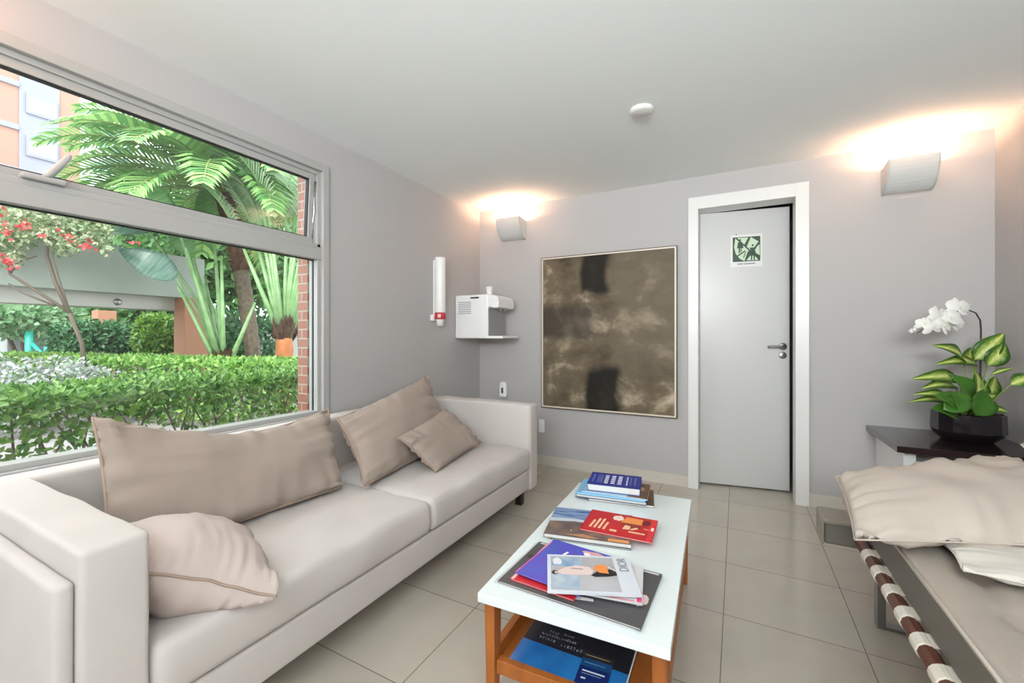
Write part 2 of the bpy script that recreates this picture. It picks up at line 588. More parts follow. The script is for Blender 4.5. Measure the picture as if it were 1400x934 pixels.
flat('pale_field', [[(.1, .03), (.57, .03), (.42, .33), (.5, .44), (.66, .02), (.94, .22), (.74, .5), (.62, .56), (.55, .6), (.43, .98), (.26, .88), (.12, .68), (.05, .4)],
                    [(.97, .33), (.98, .78), (.84, .68), (.8, .5)], [(.5, .96), (.64, .78), (.8, .78), (.93, .96)]], M['sg_l'], sg, -0.0028)
fig = [circ(.27, .12, .04), [(.2, .2), (.34, .2), (.4, .45), (.16, .45)], [(.22, .45), (.27, .45), (.27, .64), (.22, .66)], [(.29, .45), (.33, .45), (.33, .58), (.29, .62)],
       circ(.73, .36, .04), [(.6, .45), (.88, .45), (.82, .52), (.8, .72), (.66, .72), (.65, .52)], [(.67, .72), (.72, .72), (.71, .95), (.66, .95)], [(.75, .72), (.8, .72), (.81, .95), (.76, .95)],
       [(.08, .02), (.13, .0), (1.0, .92), (.96, .97)], [(.14, .76), (.45, .55), (.48, .59), (.17, .8)], [(.58, .02), (.63, .03), (.45, .36), (.41, .34)], [(.46, .62), (.49, .62), (.41, .86), (.38, .84)]]
flat('figures', fig, M['sg_d'], sg, -0.0032)
cap = []
x = 0.19
for w_ in (.05, .05, .04, .05, 0, .06, .05, .04, .06, .05, .05, .05):
    if w_:
        cap.append([(x, 1.07), (x + w_ * .7, 1.07), (x + w_ * .7, 1.12), (x, 1.12)])
    x += w_ + .005 if w_ else .03
flat('caption', cap, M['sg_d'], sg, -0.0028)
flat('arrow', [[(.1, -.1), (.14, -.14), (.18, -.1)]], M['sg_d'], sg, -0.0028)

# ---- window
win = thing('window_1', None, None, (LX, WY1, WZ0), kind='structure')
def bars(y0, y1, z0, z1, w, x0, x1, sides='lrtb'):
    b = MB()
    if 'r' in sides: b.box(x0, x1, y1 - w, y1, z0, z1)
    if 'l' in sides: b.box(x0, x1, y0, y0 + w, z0, z1)
    if 't' in sides: b.box(x0, x1, y0 + w, y1 - w, z1 - w, z1)
    if 'b' in sides: b.box(x0, x1, y0 + w, y1 - w, z0, z0 + w)
    return b
e = 0.0005
b = bars(WY0 + e, WY1 - e, WZ0 + e, WZ1 - e, 0.042, LX - 0.09, LX + 0.014)
b.build('frame', M['alu'], win, bevel=0.003)
b = bars(WY0 + 0.042, WY1 - 0.042, WZ0 + 0.042, WZ1 - 0.042, 0.022, LX - 0.085, LX - 0.012)
b.build('inner_frame', M['alu'], win, bevel=0.002)
b = MB(); b.box(LX - 0.085, LX - 0.004, WY0 + 0.042, WY1 - 0.042, 1.575, 1.645); b.box(LX - 0.085, LX - 0.012, WY0 + 0.042, WY1 - 0.042, 1.645, 1.668)
b.build('transom', M['alu'], win, bevel=0.003)
# fixed lower pane with its gasket
y0, y1 = WY0 + 0.064, WY1 - 0.064
b = bars(y0 - 0.004, y1 + 0.004, WZ0 + 0.06, 1.577, 0.007, LX - 0.056, LX - 0.044, 'lrt')
b.build('gasket', M['gasket'], win)
b = MB(); b.box(LX - 0.053, LX - 0.047, y0, y1, WZ0 + 0.064, 1.575)
b.build('pane', M['glass'], win)
# upper awning sash tilted a little outwards
sash = thing('awning_sash', None, None)
sash.parent = win
sash.location = (-0.045, 0, 2.075 - WZ0)
sash.rotation_euler = (0, R(3.5), 0)
def local_bars(y0, y1, z0, z1, w, x0, x1):
    return bars(y0, y1, z0, z1, w, x0, x1)
Y0, Y1 = WY0 + 0.066 - WY1, -0.066
local_bars(Y0, Y1, -0.405, 0.0, 0.034, -0.025, 0.02).build('sash_frame', M['alu'], sash, bevel=0.002, local=True)
local_bars(Y0 + .032, Y1 - .032, -0.373, -0.032, 0.007, -0.012, 0.012).build('sash_gasket', M['gasket'], sash, local=True)
b = MB(); b.box(-0.003, 0.003, Y0 + .034, Y1 - .034, -0.371, -0.034)
b.build('sash_pane', M['glass'], sash, local=True)
b = MB()
b.tube([(LX - 0.02, WY1 - 0.07, 2.03), (LX - 0.035, WY1 - 0.068, 1.93), (LX - 0.03, WY1 - 0.07, 1.86), (LX - 0.05, WY1 - 0.068, 1.78), (LX - 0.05, WY1 - 0.07, 1.70)], 0.006, 8)
b.build('stay_arm', M['chrome'], win, smooth=True)
b = MB()
b.rbox(LX - 0.03, LX + 0.012, 0.49, 0.60, 1.668, 1.686, 0.006, 0.03)
b.build('latch_base', M['alu'], win, smooth=True)
b = MB()
b.tube([(LX - 0.005, 0.545, 1.684), (LX + 0.0, 0.560, 1.70), (LX + 0.004, 0.585, 1.74), (LX + 0.006, 0.605, 1.772), (LX + 0.006, 0.612, 1.785)], [0.008, 0.012, 0.012, 0.010, 0.004], 12)
b.build('latch_lever', M['alu'], win, smooth=True)
# brick pier outside, beside the window
b = MB(); b.box(LX - 0.21, LX - 0.1205, WY1 - 0.048, WY1 + 0.35, -0.3, 3.2)
o = struct('trim_1', b, M['brick'])

# ---- painting
pt = thing('abstract_painting', 'large square abstract painting in brown and black, thin pale frame', 'painting', (-0.952, BY, 0.509))
x0, x1, z0, z1 = -1.507, -0.397, 0.509, 1.807
b = MB(); b.box(x0 + .012, x1 - .012, BY - 0.03, BY - 0.004, z0 + .012, z1 - .012)
b.build('canvas', M['painting'], pt)
b = MB()
for (a0, a1, c0, c1) in ((x0 + .007, x0 + .018, z0 + .007, z1 - .007), (x1 - .018, x1 - .007, z0 + .007, z1 - .007), (x0 + .018, x1 - .018, z1 - .018, z1 - .007), (x0 + .018, x1 - .018, z0 + .007, z0 + .018)):
    b.box(a0, a1, BY - 0.04, BY - 0.001, c0, c1)
b.build('frame', mat('champagne_frame', (214, 204, 190), 0.4), pt)
b = MB()
for (a0, a1, c0, c1) in ((x0, x0 + .007, z0, z1), (x1 - .007, x1, z0, z1), (x0 + .007, x1 - .007, z1 - .007, z1), (x0 + .007, x1 - .007, z0, z0 + .007)):
    b.box(a0, a1, BY - 0.036, BY - 0.001, c0, c1)
b.build('outer_edge', mat('dark_frame_edge', (84, 74, 64), 0.4), pt)

# ---- wall lamps, open at the top, with a warm bulb inside
M['bulb'] = emit_mat('warm_bulb', (255, 205, 150), 14)
def sconce(cx, label):
    s = thing('wall_sconce', label, 'wall lamp', (cx, BY, 1.995), group='white wall sconces')
    w, d, t = 0.112, 0.15, 0.006
    z0, z1 = 0.0, 0.165
    # side profile from the wall foot round to the front lip
    prof = []
    for i in range(11):
        a = i / 10
        prof.append((-0.012 - (d - 0.012) * math.sin(a * math.pi / 2) ** 0.9, z0 + (z1 + 0.012) * (1 - math.cos(a * math.pi / 2)) ** 0.85))
    inner = [(p[0] + t * (0.4 + 0.6 * i / 10), p[1] + t * (1 - i / 10)) for i, p in enumerate(prof)]
    b = MB()
    n = len(prof)
    for (ring, flip) in ((prof, 0), (inner, 1)):
        for i in range(n - 1):
            q = [(-w, ring[i][0], ring[i][1]), (w, ring[i][0], ring[i][1]), (w, ring[i + 1][0], ring[i + 1][1]), (-w, ring[i + 1][0], ring[i + 1][1])]
            b.face(q if not flip else q[::-1])
    b.face([(-w, *prof[-1]), (w, *prof[-1]), (w, *inner[-1]), (-w, *inner[-1])])
    b.build('shade', M['plaster'], s, local=True)
    for sx in (-1, 1):
        b = MB()
        b.prism([(-0.001, z0)] + prof + [(-0.001, z1)], sx * w - t / 2, sx * w + t / 2, 'YZ')
        b.build('side_plate', M['plaster'], s, local=True)
    b = MB(); b.box(-w, w, -0.006, -0.0005, z0, z1)
    b.build('back_plate', M['plaster'], s, local=True)
    b = MB(); b.lathe([(0.0, -0.05), (0.011, -0.05), (0.013, 0), (0.011, 0.05), (0, 0.05)], cy=-0.06, cz=0.095, axis='X', n=14)
    b.build('bulb', M['bulb'], s, smooth=True, local=True)
    for sx in (-1, 1):
        b = MB(); b.box(sx * 0.06 - 0.01, sx * 0.06 + 0.01, -0.07, -0.006, 0.08, 0.11)
        b.build('lamp_holder', M['plastic'], s, local=True)
    l = lamp('sconce_light', 'POINT', (cx, BY - 0.078, 2.140), (0, 0, 0), 15, (1.0, 0.56, 0.34), shadow_soft_size=0.03)
    return s
sconce(-1.782, 'white quarter-round wall sconce glowing near the corner, left of the painting')
sconce(0.905, 'white quarter-round wall sconce glowing to the right of the door')
# unseen warm lamp, inferred from its glow, beyond the frame, over the window's near end
lamp('ceiling_lamp_light', 'POINT', (-1.98, 0.12, 2.2), (0, 0, 0), 6.0, (1.0, 0.42, 0.18), shadow_soft_size=0.05)

# ---- ceiling disc
b = MB(); b.lathe([(0.0, H - 0.02), (0.045, H - 0.019), (0.058, H - 0.013), (0.062, H - 0.0005)], -0.441, 2.266, 32)
tag(b.build('ceiling_sensor', M['white'], smooth=True), 'small round white disc fixed to the ceiling', 'sensor')

# ---- cup tube dispenser
c = thing('cup_dispenser', 'tall white tube cup dispenser with a red ring on the wall', 'cup dispenser', (LX, 2.73, 1.21))
cx, cy = LX + 0.056, 2.73
b = MB(); b.lathe([(0.041, 1.315), (0.043, 1.32), (0.043, 1.745), (0.040, 1.757), (0.0, 1.76)], cx, cy, 28)
b.build('tube', M['plastic'], c, smooth=True)
b = MB(); b.lathe([(0.039, 1.262), (0.045, 1.264), (0.045, 1.312), (0.041, 1.315)], cx, cy, 28)
b.build('ring', M['red_ring'], c, smooth=True)
b = MB(); b.lathe([(0.0, 1.208), (0.024, 1.208), (0.033, 1.262), (0.034, 1.266)], cx, cy, 24)
b.build('cup', M['cup'], c, smooth=True)
b = MB(); b.box(LX + 0.0005, LX + 0.022, cy - 0.02, cy + 0.02, 1.28, 1.74); b.box(LX + 0.0005, LX + 0.03, cy - 0.055, cy - 0.03, 1.25, 1.30)
b.build('bracket', M['plastic'], c, bevel=0.002)
b = MB()
b.face([(cx + 0.012, cy - 0.0445, 1.274), (cx + 0.03, cy - 0.0345, 1.274), (cx + 0.03, cy - 0.0345, 1.302), (cx + 0.012, cy - 0.0445, 1.302)])
b.build('badge', M['white'], c)

# ---- water dispenser
w = thing('water_dispenser', 'white wall-mounted water dispenser in the corner below the left sconce', 'water dispenser', (LX, 3.15, 1.107))
xa, xb, ya, yb = LX + 0.001, -1.83, 3.01, 3.29
b = MB(); b.rbox(xa, xb, ya, yb, 1.108, 1.478, 0.012, 0.09)
b.build('body', M['plastic'], w, smooth=True)
prof = [(xb - 0.03, 1.478), (xb + 0.03, 1.474), (xb + 0.075, 1.462), (xb + 0.098, 1.44), (xb + 0.104, 1.41), (xb + 0.100, 1.365), (xb + 0.06, 1.36), (xb + 0.02, 1.372), (xb - 0.01, 1.365)]
b = MB(); b.prism(prof, ya + 0.004, yb - 0.004, 'XZ')
b.build('spout_head', M['plastic'], w, bevel=0.006)
b = MB(); b.box(xb - 0.004, xb + 0.004, ya + 0.012, yb - 0.012, 1.128, 1.362)
b.build('splash_panel', M['plastic_grey'], w)
prof = [(xb - 0.01, 1.108), (xb + 0.13, 1.108), (xb + 0.145, 1.114), (xb + 0.145, 1.124), (xb + 0.13, 1.13), (xb - 0.01, 1.13)]
b = MB(); b.prism(prof, ya + 0.002, yb - 0.002, 'XZ')
b.build('drip_tray', M['plastic'], w, bevel=0.004)
for yy in (3.11, 3.19):
    b = MB(); b.lathe([(0.012, 1.34), (0.012, 1.362)], xb + 0.065, yy, 14)
    b.build('tap', M['chrome'], w, smooth=True)
b = MB()
for i in range(7):
    z = 1.318 + i * 0.016
    b.box(xa + 0.035, xa + 0.165, ya - 0.0015, ya + 0.001, z, z + 0.006)
b.build('vent_slots', M['plastic_grey'], w)
b = MB()
b.box(-2.00, -1.915, ya - 0.001, ya + 0.001, 1.445, 1.458); b.box(-2.0, -1.915, ya + 0.02, ya + 0.05, 1.477, 1.4785)
b.build('control_label', M['dark'], w)
b = MB(); b.lathe([(0.022, 1.4785), (0.022, 1.48), (0.029, 1.545), (0.031, 1.547), (0.029, 1.547), (0.021, 1.485), (0, 1.485)], -1.86, 3.09, 22)
tag(b.build('paper_cup', M['cup'], smooth=True), 'small white cup standing on top of the water dispenser', 'cup')

# ---- small rounded device above the far sofa arm
d = thing('wall_device', 'small white rounded device on the back wall above the sofa arm', 'wall device', (-1.889, BY, 0.57))
b = MB()
def dev(p):
    k = smooth01((p.z - 0.66) / 0.06)
    return Vector((-1.889 + (p.x + 1.889) * (1 - 0.3 * k), p.y, p.z))
b.rbox(-1.926, -1.852, BY - 0.05, BY - 0.0008, 0.57, 0.712, 0.018, 0.02, dev)
b.build('housing', M['plastic'], d, smooth=True)
b = MB(); b.rbox(-1.897, -1.878, BY - 0.0525, BY - 0.045, 0.61, 0.66, 0.003, 0.02)
b.build('dark_mark', M['dark'], d, smooth=True)
# ---- socket plate
s = thing('wall_socket', 'white upright socket plate low on the back wall beside the sofa', 'socket', (-1.515, BY, 0.285))
b = MB(); b.rbox(-1.543, -1.487, BY - 0.01, BY - 0.0008, 0.285, 0.4, 0.004, 0.03)
b.build('plate', M['plastic'], s, smooth=True)
b = MB(); b.rbox(-1.53, -1.50, BY - 0.013, BY - 0.008, 0.32, 0.365, 0.002, 0.02)
b.build('outlet', M['plastic'], s, smooth=True)

# ------------------------------------------------------------------ cushions
def cushion_mb(A, B_, C_, D, th, nu=44, nv=30, pinch=0.05, wr=0.006, seed=0, zmin=None, sag=0.0, flat_pow=0.42, xlim=None, ymin=None, seam=0.0):
    """A..D corners (u,v = 00,10,11,01) of the seam; two puffed shells joined along it"""
    A, B_, C_, D = map(Vector, (A, B_, C_, D))
    nrm = (B_ - A).cross(D - A).normalized()
    so = Vector((seed * 3.7, seed * 1.3, seed * 5.1))
    vs, fs = [], []
    idx = {}
    def seam_pt(u, v):
        uu = u + pinch * math.sin(math.pi * v) * (1 - 2 * u) * (abs(2 * u - 1) ** 2) * 0.5
        vv = v + pinch * math.sin(math.pi * u) * (1 - 2 * v) * (abs(2 * v - 1) ** 2) * 0.5
        p = A * (1 - uu) * (1 - vv) + B_ * uu * (1 - vv) + C_ * uu * vv + D * (1 - uu) * vv
        p = p - Vector((0, 0, sag)) * math.sin(math.pi * u) * v
        if seam:
            p = p + nrm * seam * noise.noise(p * 14 + so)
        return p
    def edge01(t):
        # finer steps near the borders
        return 0.5 - 0.5 * math.cos(math.pi * t) * (0.75 + 0.25 * math.cos(math.pi * t) ** 2)
    for side in (1, -1):
        for i in range(nu + 1):
            for j in range(nv + 1):
                border = i in (0, nu) or j in (0, nv)
                if border and side == -1:
                    idx[(i, j, -1)] = idx[(i, j, 1)]
                    continue
                u, v = edge01(i / nu), edge01(j / nv)
                p = seam_pt(u, v)
                k = ((1 - (2 * u - 1) ** 2) * (1 - (2 * v - 1) ** 2))
                h = max(k, 0) ** flat_pow
                q = p + nrm * side * th * h
                if not border:
                    # creases run in from the borders
                    e_u = (1 - abs(2 * u - 1)); e_v = (1 - abs(2 * v - 1))
                    amp = wr * (math.exp(-e_u * 3.2) * noise.noise(Vector((u * 2, v * 16, 3.1 * side)) + so)
                                + math.exp(-e_v * 3.2) * noise.noise(Vector((u * 18, v * 2, 7.7 * side)) + so)) * 2.2
                    amp += wr * 1.2 * noise.noise(p * 6 + so * 1.7)
                    q = q + nrm * side * amp
                if zmin is not None and q.z < zmin:
                    q.z = zmin + 0.001 * (q.z - zmin)
                if xlim is not None and q.x < xlim:
                    q.x = xlim
                if ymin is not None and q.y < ymin:
                    q.y = ymin
                idx[(i, j, side)] = len(vs)
                vs.append(tuple(q))
        for i in range(nu):
            for j in range(nv):
                f = (idx[(i, j, side)], idx[(i + 1, j, side)], idx[(i + 1, j + 1, side)], idx[(i, j + 1, side)])
                fs.append(f if side == 1 else f[::-1])
    mb = MB(); mb.add(vs, fs)
    loop = [(i, 0) for i in range(nu)] + [(nu, j) for j in range(nv)] + [(i, nv) for i in range(nu, 0, -1)] + [(0, j) for j in range(nv, 0, -1)]
    ring = [vs[idx[(i, j, 1)]] for i, j in loop]
    return mb, ring + [ring[0]]

def cushion(name, label, cat, corners, th, m, pm=None, group=None, pr_=0.005, loc=None, **kw):
    mb, ring = cushion_mb(*corners, th, **kw)
    base = loc or tuple(sum((Vector(c) for c in corners), Vector()) / 4)
    o = thing(name, label, cat, base, group=group)
    mb.build('cover', m, o, smooth=True)
    p = MB(); p.tube(ring, pr_, 6, cap=False)
    p.build('piping', pm or m, o, smooth=True)
    return o

# ------------------------------------------------------------------ sofa
SF = -1.2                                              # front plane
sofa = thing('sofa', 'long beige linen two-seat sofa standing under the window', 'sofa', (-1.67, 1.5, 0))
def cloth(amp, sc, seed=0):
    amp *= 1.8
    s_ = Vector((seed, seed * 2.3, 0))
    def fn(p):
        n = noise.noise(p * sc + s_)
        return p + Vector((0, 0, 1)) * amp * n + Vector((amp * 0.6 * noise.noise(p * sc * 1.1 + Vector((9, 2, 5))), 0, 0))
    return fn
b = MB(); b.rbox(-2.13, -2.0, 0.352, 2.64, 0.1, 0.668, 0.022, 0.12, cloth(0.002, 5))
b.build('backrest', M['linen'], sofa, smooth=True)
b = MB(); b.rbox(-2.0, SF, 0.352, 0.475, 0.1, 0.675, 0.014, 0.06, cloth(0.003, 6, 1))
b.build('armrest', M['linen'], sofa, smooth=True)
b = MB(); b.rbox(-2.0, SF, 2.515, 2.64, 0.1, 0.672, 0.024, 0.06, cloth(0.003, 6, 2))
b.build('armrest', M['linen'], sofa, smooth=True)
b = MB(); b.rbox(-2.12, SF - 0.012, 0.316, 0.3515, 0.1, 0.615, 0.014, 0.08, cloth(0.002, 6, 4))
b.build('side_panel', M['linen'], sofa, smooth=True)
b = MB(); b.rbox(-2.0, SF - 0.008, 0.476, 2.514, 0.12, 0.246, 0.012, 0.12)
b.build('base', M['linen'], sofa, smooth=True)
def seat_fn(y0, y1):
    def fn(p):
        u = (p.x + 2.0) / 0.8; v = (p.y - y0) / (y1 - y0)
        top = smooth01((p.z - 0.27) / 0.1)
        bul = max(0, math.sin(math.pi * min(max(u, 0), 1))) ** 0.5 * max(0, math.sin(math.pi * min(max(v, 0), 1))) ** 0.5
        dz = 0.014 * bul * top
        dz += top * 0.009 * noise.noise(Vector((p.x * 16 + p.y * 4, p.y * 3.5, 1))) + top * 0.006 * noise.noise(p * 9)
        dx = 0.012 * smooth01((p.x + 1.5) / 0.3) * math.sin(math.pi * min(max((p.z - 0.245) / 0.15, 0), 1)) * (0.6 + 0.8 * noise.noise(Vector((0, p.y * 5, 0))))
        return p + Vector((dx, 0, dz))
    return fn
for (y0, y1) in ((0.478, 1.494), (1.498, 2.512)):
    b = MB(); b.rbox(-1.998, SF + 0.0, y0, y1, 0.2475, 0.392, 0.03, 0.028, seat_fn(y0, y1))
    b.build('seat_cushion', M['linen'], sofa, smooth=True)
for (x, y) in ((-1.29, 0.45), (-1.29, 2.535), (-2.05, 0.45), (-2.05, 2.535)):
    b = MB(); b.prism([(x - .022, y - .022), (x + .022, y - .022), (x + .022, y + .022), (x - .022, y + .022)], 0.0, 0.13)
    b.build('leg', M['foot'], sofa, bevel=0.002)

ST = 0.405
cushion('back_cushion', 'wide beige back cushion leaning under the window, nearest the camera', 'cushion',
        ((-1.66, 0.55, 0.425), (-1.64, 1.38, 0.42), (-1.90, 1.515, 0.74), (-1.94, 0.605, 0.845)), 0.095, M['linen_cushion'], M['piping'],
        group='sofa cushions', seed=1, sag=0.09, wr=0.017, zmin=ST, xlim=-1.992, pinch=0.03, pr_=0.006)
cushion('back_cushion', 'wide beige back cushion tilted with one corner raised beside the far armrest', 'cushion',
        ((-1.55, 1.44, 0.42), (-1.62, 2.2, 0.43), (-1.925, 2.36, 0.845), (-1.85, 1.53, 0.69)), 0.085, M['linen_cushion'], M['piping'],
        group='sofa cushions', seed=2, sag=0.0, wr=0.014, zmin=ST, xlim=-1.992, pinch=0.06, pr_=0.005)
cushion('throw_pillow', 'small oblong beige pillow propped against the far tilted back cushion', 'cushion',
        ((-1.40, 1.78, 0.41), (-1.48, 2.36, 0.43), (-1.70, 2.26, 0.645), (-1.55, 1.66, 0.60)), 0.06, M['linen_cushion'], M['piping'],
        group='sofa cushions', seed=3, wr=0.013, zmin=ST, pinch=0.06, pr_=0.004)
cushion('throw_pillow', 'pinkish beige pillow slumped against the near armrest at the sofa front', 'cushion',
        ((-1.255, 0.492, 0.552), (-1.13, 0.73, 0.40), (-1.55, 0.86, 0.42), (-1.64, 0.50, 0.535)), 0.12, M['pillow_rose'], M['piping'],
        group='sofa cushions', seed=4, wr=0.009, zmin=0.392, ymin=0.482, pinch=0.10, pr_=0.004, seam=0.012)

# ------------------------------------------------------------------ coffee table
TZ = 0.37
TC = Vector((-0.431, 1.585, 0)); TR = R(2.5)
tab = thing('coffee_table', 'low coffee table with white lacquered top and orange wooden legs', 'table', TC, TR)
b = MB(); b.rbox(-0.267, 0.267, -0.522, 0.522, TZ - 0.028, TZ, 0.003, 0.2)
b.build('tabletop', M['lacquer'], tab, local=True)
for sx in (-1, 1):
    for sy in (-1, 1):
        x, y = sx * 0.238, sy * 0.478
        b = MB()
        top = [(x - .017, y - .024), (x + .017, y - .024), (x + .017, y + .024), (x - .017, y + .024)]
        k = 0.0
        vs = [(p[0], p[1], TZ - 0.0285) for p in top] + [(x + (p[0] - x) * 0.8 + sx * k, y + (p[1] - y) * 0.7, 0.0) for p in top]
        b.add(vs, [(0, 1, 2, 3), (7, 6, 5, 4), (0, 4, 5, 1), (1, 5, 6, 2), (2, 6, 7, 3), (3, 7, 4, 0)])
        b.build('leg', M['oak'], tab, bevel=0.003, local=True)
for sx in (-1, 1):
    b = MB(); b.box(sx * 0.238 - .012, sx * 0.238 + .012, -0.452, 0.452, 0.125, 0.185)
    b.build('side_rail', M['oak'], tab, bevel=0.002, local=True)
for sy in (-1, 1):
    b = MB(); b.box(-0.2205, 0.2205, sy * 0.478 - .012, sy * 0.478 + .012, 0.125, 0.165)
    b.build('cross_rail', M['oak'], tab, bevel=0.002, local=True)
for sx in (-1, 1):
    b = MB(); b.box(sx * 0.238 - .01, sx * 0.238 + .01, -0.452, 0.452, TZ - 0.062, TZ - 0.0285)
    b.build('top_rail', M['oak'], tab, bevel=0.002, local=True)
b = MB(); b.box(-0.2255, 0.2255, -0.4655, 0.4655, 0.135, 0.147)
b.build('shelf', M['oak'], tab, local=True)

# ------------------------------------------------------------------ books and magazines
_cols = {}
def col(c, rough=0.3):
    k = (c, rough)
    if k not in _cols:
        _cols[k] = mat('print_%d_%d_%d' % c, c, rough)
    return _cols[k]

def book(name, label, cat, cx, cy, z, w, h, rot, t, cover, prints=(), pages=None, bind='left', group='books and magazines on the coffee table', mcov=None, curl=0.0, edge=0.0008):
    """a bound block: white page block between two cover sheets, printed shapes on the upper cover (u along width, v along height)"""
    o = thing(name, label, cat, (cx, cy, z), R(rot), group)
    cm = mcov or col(cover)
    ct = 0.0012 if t < 0.015 else 0.0022
    i_ = 0.0015 if t < 0.015 else 0.004
    b = MB(); b.box(-w / 2 + i_, w / 2 - i_, -h / 2 + i_, h / 2 - i_, ct, t - ct)
    b.build('pages', pages or M['page'], o, local=True)
    b = MB()
    b.box(-w / 2, w / 2, -h / 2, h / 2, t - ct, t)
    b.box(-w / 2, w / 2, -h / 2, h / 2, 0, ct)
    if bind == 'left': b.box(-w / 2 - 0.0006, -w / 2 + ct, -h / 2, h / 2, 0, t)
    if bind == 'right': b.box(w / 2 - ct, w / 2 + 0.0006, -h / 2, h / 2, 0, t)
    if bind == 'far': b.box(-w / 2, w / 2, h / 2 - ct, h / 2 + 0.0006, 0, t)
    if bind == 'near': b.box(-w / 2, w / 2, -h / 2 - 0.0006, -h / 2 + ct, 0, t)
    b.build('cover', cm, o, local=True)
    if prints:
        b = MB(); ms = []
        for lvl, (poly, c_) in enumerate(prints):
            mm = c_ if not isinstance(c_, tuple) else col(c_)
            if mm not in ms: ms.append(mm)
            b.face([(-w / 2 + p[0] * w, -h / 2 + p[1] * h, t + 0.0002 + 0.00003 * lvl) for p in poly], ms.index(mm))
        b.build('cover_print', ms, o, local=True)
    return o

def rect(a, b_, c, d):
    return [(a, c), (b_, c), (b_, d), (a, d)]
def blob(cx, cy, rx, ry, n=14, j=0.15, seed=1):
    rr = random.Random(seed)
    return [(cx + rx * math.cos(2 * math.pi * i / n) * (1 + rr.uniform(-j, j)), cy + ry * math.sin(2 * math.pi * i / n) * (1 + rr.uniform(-j, j))) for i in range(n)]

M['purple'] = mat('purple_cover', (92, 74, 190), 0.25, c2=(70, 96, 184), vscale=9, coord='Object')
M['mountain'] = mat('blue_ridge_print', (58, 84, 146), 0.25, c2=(150, 176, 206), vscale=9, stretch=(1.2, 9, 1))
M['rock'] = mat('brown_rock_print', (92, 82, 88), 0.25, c2=(140, 116, 100), vscale=16)
M['grey_photo'] = mat('grey_photo_print', (170, 166, 166), 0.2, c2=(190, 190, 196), vscale=6)
M['teal_photo'] = mat('blurred_blue_print', (190, 198, 206), 0.2, c2=(110, 150, 190), vscale=14)
M['bluesea'] = mat('blue_print', (22, 92, 168), 0.25, c2=(38, 128, 196), vscale=7)
M['brownbook'] = mat('brown_print', (126, 92, 66), 0.4, c2=(90, 70, 58), vscale=20)

Z0 = TZ + 0.0006
# near pile
book('magazine', 'closed white magazine lowest in the near pile, only its pale edge showing', 'magazine', -0.436, 1.250, Z0, 0.425, 0.285, -2.5, 0.004, (206, 208, 210))
o = book('magazine', 'large dark grey magazine spread under the near pile', 'magazine', -0.424, 1.252, Z0 + 0.0044, 0.425, 0.285, -2, 0.006, (78, 77, 79),
     prints=[([(.36, .26), (.42, .26), (.46, .14), (.66, .20), (.67, .16), (.46, .06), (.41, .07)], (214, 212, 214)),
             (blob(.93, .42, .05, .10, 12, .25, 5), (216, 196, 192)), (blob(.925, .46, .015, .02, 8), (70, 60, 62)), (blob(.945, .37, .012, .02, 8, .1, 2), (90, 70, 72)),
             (rect(.02, .98, .95, .985), (196, 196, 196)), (blob(.05, .62, .03, .05, 10, .1, 8), (40, 34, 36))])
z = Z0 + 0.0110
book('magazine', 'red-covered magazine peeking out under the purple one', 'magazine', -0.500, 1.262, z, 0.205, 0.262, -3, 0.005, (200, 40, 52),
     prints=[(rect(0, .05, 0, 1), (236, 190, 184)), (rect(.05, .10, .25, .9), (232, 200, 196))])
book('magazine', 'white magazine with a pink corner sticking out under the topmost one', 'magazine', -0.352, 1.268, z + 0.0054, 0.215, 0.200, 10, 0.005, (206, 206, 208),
     prints=[(rect(.93, .99, 0.02, .28), (226, 70, 130)), (rect(0, .9, .01, .05), (216, 150, 158))])
z2 = z + 0.0108
o = book('magazine', 'purple-blue magazine half hidden under the fashion magazine', 'magazine', -0.485, 1.275, z2, 0.215, 0.255, -6, 0.004, (92, 74, 190), mcov=M['purple'],
     prints=[(blob(.78, .9, .2, .07, 12, .2, 3), (206, 160, 160)), (blob(.66, .86, .06, .04, 10, .2, 4), (234, 230, 238)), ([(.30, .50), (.345, .50), (.40, .78), (.36, .78)], (232, 230, 244)),
             (rect(0.0, .02, 0, .9), (214, 90, 160))])
z3 = z2 + 0.0046
o = book('magazine', 'fashion magazine with a figure in orange, topmost in the near pile', 'magazine', -0.394, 1.250, z3, 0.262, 0.205, 23.5, 0.006, (208, 213, 222), bind='none',
     prints=[(rect(.04, .80, .05, .95), M['grey_photo']), (rect(.05, .36, .08, .45), M['teal_photo']), (rect(.05, .42, .66, .93), M['teal_photo']),
             (blob(.12, .8, .06, .1, 12, .2, 4), (226, 222, 230)),
             ([(.10, .50), (.20, .62), (.34, .70), (.50, .66), (.54, .56), (.50, .45), (.28, .43), (.16, .44)], (222, 200, 196)),
             (blob(.085, .48, .035, .06, 14, .05, 2), (44, 34, 36)), (blob(.10, .48, .016, .028, 12, .05, 2), (236, 214, 206)),
             ([(.50, .44), (.60, .58), (.74, .62), (.80, .55), (.80, .46), (.70, .42), (.54, .40)], (36, 32, 34)),
             ([(.54, .62), (.58, .72), (.70, .74), (.71, .50), (.60, .52)], (236, 142, 74)),
             ([(.71, .72), (.79, .60), (.795, .57), (.72, .68)], (225, 215, 212)), ([(.28, .62), (.42, .61), (.42, .58), (.28, .59)], (150, 140, 140))])
text_mesh('DIOR', 0.040, 'cover_title', col((120, 122, 128)), o, (0.106, 0.054, 0.0066), (0, 0, R(90)), 0.8)
